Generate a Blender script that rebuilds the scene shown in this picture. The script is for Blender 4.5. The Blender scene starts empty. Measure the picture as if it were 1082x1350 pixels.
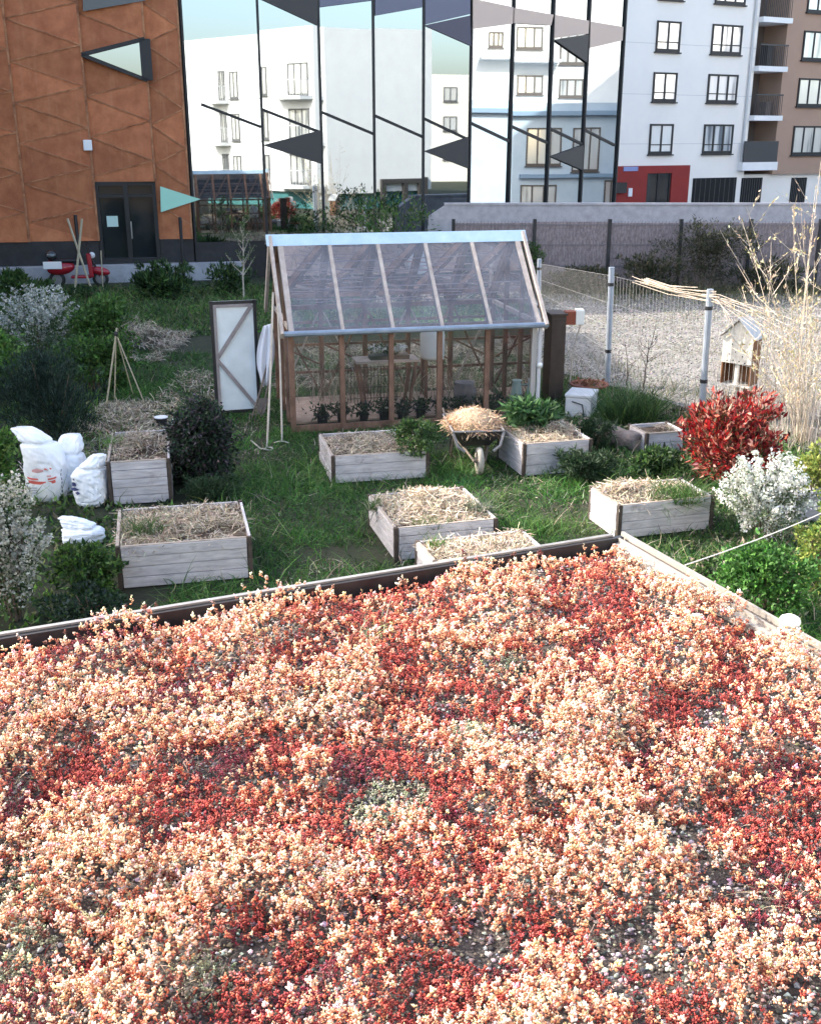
import bpy, math, random
import numpy as np
from mathutils import Vector, Matrix

random.seed(7)
RNG = np.random.default_rng(11)
scene = bpy.context.scene
COL = scene.collection
R = math.radians

# ------------------------------------------------------------------ camera
PITCH, FOC, CAMH = R(19.2), 1420.0, 4.5
SP, CP = math.sin(PITCH), math.cos(PITCH)
cam = bpy.data.cameras.new("camera")
camo = bpy.data.objects.new("camera", cam)
COL.objects.link(camo)
camo.location = (0, 0, CAMH)
camo.rotation_euler = (math.pi / 2 - PITCH, 0, 0)
cam.sensor_fit = 'HORIZONTAL'
cam.sensor_width = 36
cam.lens = 36 * FOC / 1082
cam.clip_start = .1
cam.clip_end = 2000
scene.camera = camo


def ray(px, py):
    a = (px - 541) / FOC
    d = (py - 675) / FOC
    return a, CP - d * SP, -(SP + d * CP)


def G(px, py, z=0.0):
    a, b, e = ray(px, py)
    t = (z - CAMH) / e
    return Vector((a * t, b * t, z))


def V(px, py, Y):
    a, b, e = ray(px, py)
    t = Y / b
    return Vector((a * t, Y, CAMH + e * t))


class Plane:
    """vertical facade plane: origin, yaw; u runs to the right, n faces the garden"""

    def __init__(s, x, y, yaw):
        s.o = Vector((x, y, 0))
        s.ud = Vector((math.cos(yaw), math.sin(yaw), 0))
        s.n = Vector((math.sin(yaw), -math.cos(yaw), 0))
        s.yaw = yaw

    def uz(s, px, py):
        a, b, e = ray(px, py)
        d = Vector((a, b, e))
        c = Vector((0, 0, CAMH))
        t = (s.o - c).dot(s.n) / d.dot(s.n)
        p = c + d * t
        return (p - s.o).dot(s.ud), p.z

    def pt(s, u, z, off=0.0):
        return s.o + s.ud * u + s.n * off + Vector((0, 0, z))

    def px(s, px, py, off=0.0):
        u, z = s.uz(px, py)
        return s.pt(u, z, off)


# ------------------------------------------------------------------ materials
MATS = {}


def ramp(nt, fac, stops):
    r = nt.nodes.new('ShaderNodeValToRGB')
    el = r.color_ramp.elements
    while len(el) < len(stops):
        el.new(.5)
    for e, (p, c) in zip(el, stops):
        e.position = p
        e.color = (*c, 1)
    nt.links.new(fac, r.inputs[0])
    return r.outputs[0]


def pm(name, col, rough=.7, metal=0.0, col2=None, scale=6.0, bump=0.0, bscale=40.0, stretch=None, spec=.4, alpha=None, detail=6):
    if name in MATS:
        return MATS[name]
    m = bpy.data.materials.new(name)
    m.use_nodes = True
    nt = m.node_tree
    b = nt.nodes['Principled BSDF']
    b.inputs['Base Color'].default_value = (*col, 1)
    b.inputs['Roughness'].default_value = rough
    b.inputs['Metallic'].default_value = metal
    b.inputs['Specular IOR Level'].default_value = spec
    tc = nt.nodes.new('ShaderNodeTexCoord')
    src = tc.outputs['Object']
    if stretch:
        mp = nt.nodes.new('ShaderNodeMapping')
        mp.inputs['Scale'].default_value = stretch
        nt.links.new(src, mp.inputs[0])
        src = mp.outputs[0]
    if col2:
        n = nt.nodes.new('ShaderNodeTexNoise')
        n.inputs['Scale'].default_value = scale
        n.inputs['Detail'].default_value = detail
        n.inputs['Roughness'].default_value = .65
        nt.links.new(src, n.inputs['Vector'])
        nt.links.new(ramp(nt, n.outputs[0], [(.32, col), (.68, col2)]), b.inputs['Base Color'])
    if bump:
        n2 = nt.nodes.new('ShaderNodeTexNoise')
        n2.inputs['Scale'].default_value = bscale
        n2.inputs['Detail'].default_value = 5
        nt.links.new(src, n2.inputs['Vector'])
        bp = nt.nodes.new('ShaderNodeBump')
        bp.inputs['Strength'].default_value = bump
        bp.inputs['Distance'].default_value = .02
        nt.links.new(n2.outputs[0], bp.inputs['Height'])
        nt.links.new(bp.outputs[0], b.inputs['Normal'])
    MATS[name] = m
    return m


def attr_mat(name, rough=.6, trans=.25, spec=.3):
    """leaf-like material: colour from the mesh's own per-leaf colour"""
    if name in MATS:
        return MATS[name]
    m = bpy.data.materials.new(name)
    m.use_nodes = True
    nt = m.node_tree
    b = nt.nodes['Principled BSDF']
    a = nt.nodes.new('ShaderNodeAttribute')
    a.attribute_name = 'Col'
    b.inputs['Roughness'].default_value = rough
    b.inputs['Specular IOR Level'].default_value = spec
    nt.links.new(a.outputs['Color'], b.inputs['Base Color'])
    if trans > 0:
        t = nt.nodes.new('ShaderNodeBsdfTranslucent')
        mx = nt.nodes.new('ShaderNodeMixShader')
        mx.inputs[0].default_value = trans
        nt.links.new(a.outputs['Color'], t.inputs[0])
        nt.links.new(b.outputs[0], mx.inputs[1])
        nt.links.new(t.outputs[0], mx.inputs[2])
        nt.links.new(mx.outputs[0], nt.nodes['Material Output'].inputs[0])
    MATS[name] = m
    return m


def glass_mat(name, tint, film, dfac, gloss=.12, rough=.03, var=.4):
    """thin clear sheet: transparent, with a dusty diffuse film and a fresnel reflection"""
    m = bpy.data.materials.new(name)
    m.use_nodes = True
    nt = m.node_tree
    nt.nodes.remove(nt.nodes['Principled BSDF'])
    t = nt.nodes.new('ShaderNodeBsdfTransparent')
    t.inputs[0].default_value = (*tint, 1)
    d = nt.nodes.new('ShaderNodeBsdfDiffuse')
    d.inputs[0].default_value = (*film, 1)
    g = nt.nodes.new('ShaderNodeBsdfGlossy')
    g.inputs['Roughness'].default_value = rough
    tc = nt.nodes.new('ShaderNodeTexCoord')
    n = nt.nodes.new('ShaderNodeTexNoise')
    n.inputs['Scale'].default_value = 2.5
    n.inputs['Detail'].default_value = 8
    nt.links.new(tc.outputs['Object'], n.inputs['Vector'])
    mr = nt.nodes.new('ShaderNodeMapRange')
    mr.inputs['From Min'].default_value = .3
    mr.inputs['From Max'].default_value = .7
    mr.inputs['To Min'].default_value = dfac * (1 - var)
    mr.inputs['To Max'].default_value = dfac * (1 + var)
    nt.links.new(n.outputs[0], mr.inputs[0])
    m1 = nt.nodes.new('ShaderNodeMixShader')
    nt.links.new(mr.outputs[0], m1.inputs[0])
    nt.links.new(t.outputs[0], m1.inputs[1])
    nt.links.new(d.outputs[0], m1.inputs[2])
    fr = nt.nodes.new('ShaderNodeFresnel')
    fr.inputs[0].default_value = 1.5
    ad = nt.nodes.new('ShaderNodeMath')
    ad.operation = 'ADD'
    ad.inputs[1].default_value = gloss
    nt.links.new(fr.outputs[0], ad.inputs[0])
    m2 = nt.nodes.new('ShaderNodeMixShader')
    nt.links.new(ad.outputs[0], m2.inputs[0])
    nt.links.new(m1.outputs[0], m2.inputs[1])
    nt.links.new(g.outputs[0], m2.inputs[2])
    nt.links.new(m2.outputs[0], nt.nodes['Material Output'].inputs[0])
    MATS[name] = m
    return m


# ------------------------------------------------------------------ object helpers
def tag(o, label=None, cat=None, group=None, kind=None):
    if label:
        o['label'] = label
    if cat:
        o['category'] = cat
    if group:
        o['group'] = group
    if kind:
        o['kind'] = kind
    return o


def thing(name, label, cat, loc=(0, 0, 0), rotz=0.0, group=None):
    o = bpy.data.objects.new(name, None)
    o.empty_display_size = .2
    COL.objects.link(o)
    o.location = loc
    o.rotation_euler = (0, 0, rotz)
    return tag(o, label, cat, group)


def npobj(name, verts, faces, mat, parent=None, col=None, smooth=False, loc=None):
    """verts (n,3), faces (m,k): one mesh object from arrays"""
    me = bpy.data.meshes.new(name)
    verts = np.ascontiguousarray(verts, dtype=np.float32).reshape(-1, 3)
    faces = np.ascontiguousarray(faces, dtype=np.int32)
    nf, k = faces.shape
    me.vertices.add(len(verts))
    me.vertices.foreach_set('co', verts.ravel())
    me.loops.add(nf * k)
    me.loops.foreach_set('vertex_index', faces.ravel())
    me.polygons.add(nf)
    me.polygons.foreach_set('loop_start', np.arange(0, nf * k, k, dtype=np.int32))
    me.polygons.foreach_set('loop_total', np.full(nf, k, dtype=np.int32))
    if smooth:
        me.polygons.foreach_set('use_smooth', np.ones(nf, dtype=bool))
    if col is not None:
        ca = me.color_attributes.new('Col', 'FLOAT_COLOR', 'POINT')
        c4 = np.ones((len(verts), 4), dtype=np.float32)
        c4[:, :3] = col
        ca.data.foreach_set('color', c4.ravel())
    me.update(calc_edges=True)
    me.materials.append(mat)
    o = bpy.data.objects.new(name, me)
    COL.objects.link(o)
    if parent:
        o.parent = parent
    if loc is not None:
        o.location = loc
    return o


class MB:
    def __init__(s, xf=None):
        s.v, s.f, s.xf = [], [], xf

    def add(s, vs, fs):
        b = len(s.v)
        s.v += [Vector(v) for v in vs]
        s.f += [tuple(b + i for i in f) for f in fs]
        return s

    def hexa(s, p):  # 8 points: bottom ring 0-3, top ring 4-7
        return s.add(p, [(3, 2, 1, 0), (4, 5, 6, 7), (0, 1, 5, 4), (1, 2, 6, 5), (2, 3, 7, 6), (3, 0, 4, 7)])

    def box(s, x0, x1, y0, y1, z0, z1):
        return s.hexa([(x0, y0, z0), (x1, y0, z0), (x1, y1, z0), (x0, y1, z0), (x0, y0, z1), (x1, y0, z1), (x1, y1, z1), (x0, y1, z1)])

    def cbox(s, c, e, q):  # centre, three full edge vectors
        c = Vector(c)
        a, b, d = [Vector(w) / 2 for w in (e, q[0], q[1])]
        return s.hexa([c - a - b - d, c + a - b - d, c + a + b - d, c - a + b - d, c - a - b + d, c + a - b + d, c + a + b + d, c - a + b + d])

    def bar(s, p, q, w, h=None, up=(0, 0, 1)):
        p, q = Vector(p), Vector(q)
        h = h or w
        d = q - p
        sd = d.cross(Vector(up))
        if sd.length < 1e-6:
            sd = d.cross(Vector((1, 0, 0)))
        sd.normalize()
        u = sd.cross(d).normalized()
        return s.cbox((p + q) / 2, d, (sd * w, u * h))

    def pbox(s, P, u0, u1, z0, z1, o0, o1):
        g = [P.pt(u0, z0, o1), P.pt(u1, z0, o1), P.pt(u1, z0, o0), P.pt(u0, z0, o0)]
        return s.hexa(g + [w + Vector((0, 0, z1 - z0)) for w in g])

    def prism(s, poly, dv):
        n = len(poly)
        a = [Vector(p) for p in poly]
        b = [p + Vector(dv) for p in a]
        fs = [tuple(range(n - 1, -1, -1)), tuple(range(n, 2 * n))]
        fs += [(i, (i + 1) % n, n + (i + 1) % n, n + i) for i in range(n)]
        return s.add(a + b, fs)

    def tube(s, pts, r, n=6, caps=True):
        pts = [Vector(p) for p in pts]
        rs = r if isinstance(r, (list, tuple)) else [r] * len(pts)
        vs, fs = [], []
        ref = Vector((0.123, 0.31, 0.94))
        for i, p in enumerate(pts):
            d = (pts[min(i + 1, len(pts) - 1)] - pts[max(i - 1, 0)]).normalized()
            a = d.cross(ref)
            if a.length < .05:
                a = d.cross(Vector((1, 0, 0)))
            a.normalize()
            b = d.cross(a)
            for k in range(n):
                t = 2 * math.pi * k / n
                vs.append(p + (a * math.cos(t) + b * math.sin(t)) * rs[i])
        for i in range(len(pts) - 1):
            for k in range(n):
                k2 = (k + 1) % n
                fs.append((i * n + k, i * n + k2, (i + 1) * n + k2, (i + 1) * n + k))
        if caps:
            fs.append(tuple(range(n - 1, -1, -1)))
            fs.append(tuple((len(pts) - 1) * n + k for k in range(n)))
        return s.add(vs, fs)

    def lathe(s, prof, n=16, c=(0, 0, 0)):
        c = Vector(c)
        vs, fs = [], []
        for r, z in prof:
            for k in range(n):
                t = 2 * math.pi * k / n
                vs.append(c + Vector((r * math.cos(t), r * math.sin(t), z)))
        for i in range(len(prof) - 1):
            for k in range(n):
                k2 = (k + 1) % n
                fs.append((i * n + k, i * n + k2, (i + 1) * n + k2, (i + 1) * n + k))
        return s.add(vs, fs)

    def ball(s, c, r, nu=12, nv=8, top=1.0):
        c = Vector(c)
        rx, ry, rz = r if isinstance(r, (tuple, list)) else (r, r, r)
        vs, fs = [], []
        for i in range(nv + 1):
            a = math.pi * i / nv * top
            for k in range(nu):
                t = 2 * math.pi * k / nu
                vs.append(c + Vector((rx * math.sin(a) * math.cos(t), ry * math.sin(a) * math.sin(t), rz * math.cos(a))))
        for i in range(nv):
            for k in range(nu):
                k2 = (k + 1) % nu
                fs.append((i * nu + k, (i + 1) * nu + k, (i + 1) * nu + k2, i * nu + k2))
        return s.add(vs, fs)

    def build(s, name, mat, parent=None, smooth=False, bevel=0.0, loc=None):
        me = bpy.data.meshes.new(name)
        vs = [s.xf(v) for v in s.v] if s.xf else s.v
        me.from_pydata([tuple(v) for v in vs], [], s.f)
        if smooth:
            me.polygons.foreach_set('use_smooth', [True] * len(me.polygons))
        me.materials.append(mat)
        me.update()
        o = bpy.data.objects.new(name, me)
        COL.objects.link(o)
        if parent:
            o.parent = parent
        if loc is not None:
            o.location = loc
        if bevel:
            b = o.modifiers.new('bevel', 'BEVEL')
            b.width = bevel
            b.segments = 2
            b.limit_method = 'ANGLE'
        return o


# ------------------------------------------------------------------ noise + leaf clouds
class Noise2:
    def __init__(s, seed):
        s.t = np.random.default_rng(seed).random((256, 256))

    def __call__(s, x, y, sc):
        x = np.asarray(x) / sc + 77.3
        y = np.asarray(y) / sc + 41.9
        xi, yi = np.floor(x).astype(int), np.floor(y).astype(int)
        fx, fy = x - xi, y - yi
        fx, fy = fx * fx * (3 - 2 * fx), fy * fy * (3 - 2 * fy)
        a = s.t[xi & 255, yi & 255]
        b = s.t[(xi + 1) & 255, yi & 255]
        c = s.t[xi & 255, (yi + 1) & 255]
        d = s.t[(xi + 1) & 255, (yi + 1) & 255]
        return (a * (1 - fx) + b * fx) * (1 - fy) + (c * (1 - fx) + d * fx) * fy

    def fbm(s, x, y, sc, o=3):
        v, a, w = 0, 1., 0
        for i in range(o):
            v = v + a * s(x + 13.7 * i, y - 9.1 * i, sc / 2 ** i)
            w += a
            a *= .55
        return v / w


def norm(a):
    return a / (np.linalg.norm(a, axis=-1, keepdims=True) + 1e-9)


def rand_dirs(n, up=0.0):
    d = RNG.normal(size=(n, 3))
    d[:, 2] += up
    return norm(d)


def pal(n, cols, jit=.18):
    c = np.array(cols, dtype=float)[RNG.integers(0, len(cols), n)]
    return np.clip(c * (1 + RNG.normal(0, jit, (n, 1))) * (1 + RNG.normal(0, jit * .3, (n, 3))), .003, .95)


def leaf_arrays(c, d, L, W, fold=.25):
    """folded lens-shaped leaves: 6 verts, 2 quads each (base, two sides x2, tip)"""
    n = len(c)
    L = np.broadcast_to(np.asarray(L, float).reshape(-1, 1), (n, 1))
    W = np.broadcast_to(np.asarray(W, float).reshape(-1, 1), (n, 1))
    s = norm(np.cross(d, rand_dirs(n)))
    u = np.cross(s, d)
    base, tip = c, c + d * L - u * L * .12
    l1 = c + d * L * .4 + s * W * .5 + u * W * fold
    r1 = c + d * L * .4 - s * W * .5 + u * W * fold
    v = np.stack([base, r1, tip, l1], 1).reshape(-1, 3)
    f = np.arange(n * 4).reshape(n, 4)
    f = np.stack([f[:, [0, 1, 2]], f[:, [0, 2, 3]]], 1).reshape(-1, 3)
    return v, f


def strip_arrays(c, d, L, W, bend, seg=2, taper=True):
    """bent grass/straw blades as ribbons"""
    n = len(c)
    L = np.broadcast_to(np.asarray(L, float).reshape(-1, 1), (n, 1))
    W = np.broadcast_to(np.asarray(W, float).reshape(-1, 1), (n, 1))
    s = norm(np.cross(d, np.array([0.02, .03, 1.0])) + RNG.normal(0, .3, (n, 3)))
    b = norm(rand_dirs(n) * np.array([1, 1, .2])) * bend
    rows = []
    for i in range(seg + 1):
        t = i / seg
        p = c + d * L * t + b * L * t * t - np.array([0, 0, 1.]) * L * abs(bend) * .35 * t * t
        w = W * ((1 - t) ** .7 * .5 if taper else .5)
        if taper and i == seg:
            w = W * .06
        rows += [p - s * w, p + s * w]
    k = 2 * (seg + 1)
    v = np.stack(rows, 1).reshape(-1, 3)
    i0 = (np.arange(n) * k)[:, None]
    f = np.concatenate([i0 + np.array([2 * j, 2 * j + 1, 2 * j + 3, 2 * j + 2]) for j in range(seg)], 1).reshape(-1, 4)
    return v, f, k


LEAF = None


def foliage(name, c, d, L, W, cols, parent=None, jit=.2, mat=None, loc=None, fold=.25):
    v, f = leaf_arrays(c, d, L, W, fold)
    col = np.repeat(pal(len(c), cols, jit) if not isinstance(cols, np.ndarray) else cols, 4, axis=0)
    return npobj(name, v, f, mat or LEAF, parent, col, loc=loc)


def blades(name, c, d, L, W, cols, bend=.35, parent=None, seg=2, jit=.2, mat=None, taper=True, loc=None):
    v, f, k = strip_arrays(c, d, L, W, bend, seg, taper)
    col = np.repeat(pal(len(c), cols, jit) if not isinstance(cols, np.ndarray) else cols, k, axis=0)
    return npobj(name, v, f, mat or LEAF, parent, col, loc=loc)


LEAF = attr_mat('leaf', .55, .3, .3)
STRAWM = attr_mat('straw', .8, .15, .1)
SEDM = attr_mat('succulent', .5, .12, .35)
STONEM = attr_mat('stones', .9, 0, .2)
BARK = pm('bark', (.10, .07, .05), .9, col2=(.2, .15, .11), scale=14, bump=.5)
TWIG = pm('pale_twig', (.58, .50, .41), .8, col2=(.40, .33, .26), scale=9)


def crown_points(n, rx, ry, rz, lumps=9, shell=.55, seed=0, flat=0.0):
    """points in lumpy clusters filling a crown volume centred at z=rz"""
    g = np.random.default_rng(seed)
    lc = norm(g.normal(size=(lumps, 3))) * (g.random((lumps, 1)) ** .45) * .74
    lr = .20 + .30 * g.random(lumps)
    k = g.integers(0, lumps, n)
    q = norm(g.normal(size=(n, 3)))
    rr = (shell + (1 - shell) * g.random((n, 1)) ** .5)
    p = lc[k] + q * rr * lr[k][:, None]
    nsh = max(10, n // 110)
    ms = n // 4
    sdir = norm(g.normal(size=(nsh, 3)) + np.array([0, 0, .45]))
    ks = g.integers(0, nsh, ms)
    slen = .75 + .42 * g.random(nsh)
    p[:ms] = sdir[ks] * ((.45 + .55 * g.random(ms) ** .7) * slen[ks])[:, None] + g.normal(0, .045, (ms, 3))
    nrm = norm(q + norm(p) * .5)
    p = p * np.array([rx, ry, rz])
    p[:, 2] = rz + np.where(p[:, 2] < 0, p[:, 2] * 1.3, p[:, 2])
    p[:, 2] = np.maximum(p[:, 2], .02 + .1 * rz * g.random(n))
    return p, nrm


def bush(name, label, loc, rx, rz, n, L, W, cols, cat='shrub', group=None, ry=None, lumps=10, seed=1, up=.4, spread=.7, extra=None,
         stems=7, jit=.22, stem_mat=None, slope=0.0):
    t = thing(name, label, cat, loc, 0, group)
    p, nn = crown_points(n, rx, ry or rx, rz, lumps, seed=seed)
    p[:, 2] *= 1 + slope * p[:, 0] / rx
    d = norm(nn + RNG.normal(0, spread, p.shape) + np.array([0, 0, up]))
    foliage('foliage', p, d, L * (.7 + .6 * RNG.random(n)), W * (.7 + .6 * RNG.random(n)), cols, t, jit)
    b = MB()
    g = random.Random(seed)
    for i in range(stems):
        a = g.random() * 6.28
        r1 = g.random() * .6
        tip = Vector((math.cos(a) * rx * r1, math.sin(a) * (ry or rx) * r1, rz * (1.2 + .5 * g.random())))
        b.tube([(math.cos(a) * rx * .1, math.sin(a) * rx * .1, 0), tip * .5 + Vector((g.uniform(-.04, .04), 0, 0)), tip], [.018, .012, .005], 5)
    b.build('stem', stem_mat or BARK, t)
    if extra:
        extra(t)
    return t


GREEN = [(.050, .105, .028), (.07, .145, .035), (.034, .075, .022), (.10, .16, .05)]
DARKG = [(.018, .040, .018), (.028, .06, .026), (.042, .08, .035)]
BRIGHT = [(.09, .20, .035), (.12, .24, .05), (.06, .14, .03), (.15, .24, .07)]
STRAW = [(.60, .51, .39), (.46, .37, .27), (.72, .65, .53), (.27, .21, .15)]
DRY = [(.40, .34, .26), (.28, .23, .17), (.50, .45, .36), (.15, .125, .09)]

exec_parts = []

# ------------------------------------------------------------------ light
SUN_AZ = math.atan2(-.95, .31)      # towards the sun, measured from +y to +x
SUN_EL = R(33)
sd = Vector((math.sin(SUN_AZ) * math.cos(SUN_EL), math.cos(SUN_AZ) * math.cos(SUN_EL), math.sin(SUN_EL)))
sl = bpy.data.lights.new('sun', 'SUN')
sl.energy = 2.6
sl.angle = R(.53)
sl.color = (1, .92, .80)
so = bpy.data.objects.new('sun', sl)
COL.objects.link(so)
so.rotation_euler = (-sd).to_track_quat('-Z', 'Y').to_euler()
w = bpy.data.worlds.new('World')
scene.world = w
w.use_nodes = True
sky = w.node_tree.nodes.new('ShaderNodeTexSky')
sky.sky_type = 'NISHITA'
sky.sun_disc = False
sky.sun_elevation = SUN_EL
sky.sun_rotation = SUN_AZ
sky.air_density = 1.0
sky.dust_density = 3.5
sky.ozone_density = .45
w.node_tree.links.new(sky.outputs[0], w.node_tree.nodes['Background'].inputs[0])
w.node_tree.nodes['Background'].inputs[1].default_value = .15
vs = scene.view_settings
vs.view_transform = 'Standard'
vs.look = 'None'
vs.exposure = 2.12
vs.gamma = 1
scene.cycles.max_bounces = 8
scene.cycles.transparent_max_bounces = 16

# ------------------------------------------------------------------ ground
SOIL = pm('soil', (.014, .024, .008), 1, col2=(.036, .036, .02), scale=1.3, bump=.8, bscale=18)
ASPH = pm('asphalt', (.10, .095, .10), .9, col2=(.16, .15, .155), scale=20)
GRAVM = pm('gravel', (.14, .13, .12), 1, col2=(.28, .265, .24), scale=2.2, bump=.6, bscale=45, detail=10)
tag(MB().add([(-300, -120, 0), (300, -120, 0), (300, 500, 0), (-300, 500, 0)], [(0, 1, 2, 3)]).build('ground', SOIL), kind='structure')
tag(MB().add([(-3, 37, .02), (60, 37, .02), (60, 110, .02), (-3, 110, .02)], [(0, 1, 2, 3)]).build('road', ASPH), kind='structure')
n2 = Noise2(3)
yard = [(2.6, 22.0), (3.4, 20.9), (4.3, 19.4), (5.3, 17.6), (6.6, 14.6), (14, 12.5), (30, 16), (30, 33.2), (3.2, 33.0), (3.0, 27)]
tag(MB().add([(x, y, .012) for x, y in yard], [tuple(range(len(yard)))]).build('gravel_yard', GRAVM), kind='structure')

# stones lying on the gravel yard
def inpoly(x, y, poly):
    r = np.zeros(len(x), bool)
    j = len(poly) - 1
    for i in range(len(poly)):
        xi, yi = poly[i][:2]
        xj, yj = poly[j][:2]
        r ^= ((yi > y) != (yj > y)) & (x < (xj - xi) * (y - yi) / (yj - yi + 1e-12) + xi)
        j = i
    return r


OCT = np.array([(1, 0, 0), (0, 1, 0), (-1, 0, 0), (0, -1, 0), (0, 0, 1), (0, 0, -1)], float)
OCTF = np.array([(0, 1, 4), (1, 2, 4), (2, 3, 4), (3, 0, 4), (1, 0, 5), (2, 1, 5), (3, 2, 5), (0, 3, 5)])


def pebbles(name, p, size, cols, jit=.3):
    n = len(p)
    a = RNG.random(n) * 6.28
    sc = size.reshape(-1, 1, 1) * (.6 + .8 * RNG.random((n, 6, 1)))
    v = OCT[None] * sc * np.array([1, 1, .7])
    ca, sa = np.cos(a)[:, None], np.sin(a)[:, None]
    v = np.stack([v[..., 0] * ca - v[..., 1] * sa, v[..., 0] * sa + v[..., 1] * ca, v[..., 2]], -1) + p[:, None]
    f = (np.arange(n) * 6)[:, None, None] + OCTF[None]
    return npobj(name, v, f.reshape(-1, 3), STONEM, None, np.repeat(pal(n, cols, jit), 6, axis=0))


n = 70000
x, y = RNG.uniform(2.5, 13, n), RNG.uniform(13, 33, n)
k = inpoly(x, y, yard)
x, y = x[k], y[k]
tag(pebbles('gravel_stones', np.stack([x, y, np.full(len(x), .015)], 1), (.007 + .014 * RNG.random(len(x)) ** 3) * (.5 + y / 24),
            [(.28, .265, .245), (.20, .19, .175), (.34, .325, .30), (.12, .115, .105)]),
    'loose pale stones covering the gravel yard beyond the wire fence', 'gravel', kind='stuff')

# ------------------------------------------------------------------ rust clad building
YAW = R(13)
C0 = Vector((-7.2, 36.8, 0))
RU = Plane(C0.x, C0.y, YAW)
RUST = pm('rusted_steel', (.36, .118, .050), .8, col2=(.53, .195, .088), scale=2.6, bump=.35, bscale=26, detail=9)
_nt = RUST.node_tree
_b = _nt.nodes['Principled BSDF']
_src = _b.inputs['Base Color'].links[0].from_socket
_tc = _nt.nodes.new('ShaderNodeTexCoord')
_mp = _nt.nodes.new('ShaderNodeMapping')
_mp.inputs['Scale'].default_value = (5, 5, .45)
_n = _nt.nodes.new('ShaderNodeTexNoise')
_n.inputs['Scale'].default_value = 1.4
_n.inputs['Detail'].default_value = 7
_nt.links.new(_tc.outputs['Object'], _mp.inputs[0])
_nt.links.new(_mp.outputs[0], _n.inputs['Vector'])
_at = _nt.nodes.new('ShaderNodeAttribute')
_at.attribute_name = 'Col'
_m1 = _nt.nodes.new('ShaderNodeMix')
_m1.data_type = 'RGBA'
_m1.blend_type = 'MULTIPLY'
_m1.inputs[0].default_value = 1
_nt.links.new(_src, _m1.inputs[6])
_nt.links.new(_at.outputs['Color'], _m1.inputs[7])
_m2 = _nt.nodes.new('ShaderNodeMix')
_m2.data_type = 'RGBA'
_mr = _nt.nodes.new('ShaderNodeMapRange')
_mr.inputs['From Min'].default_value = .55
_mr.inputs['From Max'].default_value = .75
_mr.inputs['To Max'].default_value = .32
_nt.links.new(_n.outputs[0], _mr.inputs[0])
_nt.links.new(_mr.outputs[0], _m2.inputs[0])
_nt.links.new(_m1.outputs[2], _m2.inputs[6])
_m2.inputs[7].default_value = (.52, .27, .15, 1)
_nt.links.new(_m2.outputs[2], _b.inputs['Base Color'])
RUST2 = pm('rusted_steel_seam', (.19, .07, .032), .8, col2=(.50, .24, .12), scale=3)
BLACKM = pm('black_metal', (.012, .012, .014), .45, col2=(.03, .03, .035), scale=3)
DARKFR = pm('dark_frame', (.018, .018, .02), .5)
DGLASS = pm('dark_glass', (.02, .024, .026), .06, spec=.8)
CONC = pm('concrete', (.30, .30, .32), .9, col2=(.42, .42, .44), scale=3, bump=.2)
MIRROR = pm('mirror_glass', (.40, .45, .48), .014, metal=1.0, bump=.10, bscale=.35)
for _n in MIRROR.node_tree.nodes:
    if _n.type == 'TEX_NOISE':
        _n.inputs['Detail'].default_value = 0
WHITEP = pm('white_plaster', (.80, .80, .79), .85, col2=(.74, .74, .74), scale=.8, bump=.08)
rb = thing('rust_clad_building', 'rusty brown steel clad building with folded triangular panels and a double glass door', 'building', C0)


def loc_xf(o):
    return lambda v: v - o


xr = loc_xf(C0)
UL = -26.0
HR = 13.0
doorL, doorR = RU.uz(129, 300)[0], RU.uz(209, 300)[0]
sill = RU.uz(170, 347)[1]
dtop = RU.uz(170, 239)[1]
ztop_black = RU.uz(60, 318)[1]
# core wall behind the cladding, leaving the door opening
m = MB(xr)
m.pbox(RU, UL, doorL, sill, HR, -.4, -.06)
m.pbox(RU, doorR, 0, sill, HR, -.4, -.06)
m.pbox(RU, doorL, doorR, dtop, HR, -.4, -.06)
m.pbox(RU, UL, 0, 0, HR - .2, -14, -.4)
m.build('wall', BLACKM, rb)
m = MB(xr)
m.pbox(RU, UL, doorL - .02, sill, ztop_black, -.06, .02)
m.pbox(RU, doorR + .02, -.02, sill, ztop_black, -.06, .02)
m.build('base_cladding', BLACKM, rb)
m = MB(xr)
m.pbox(RU, UL, 1.6, 0, sill - .01, -.3, .45)
m.build('plinth', CONC, rb)
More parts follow.
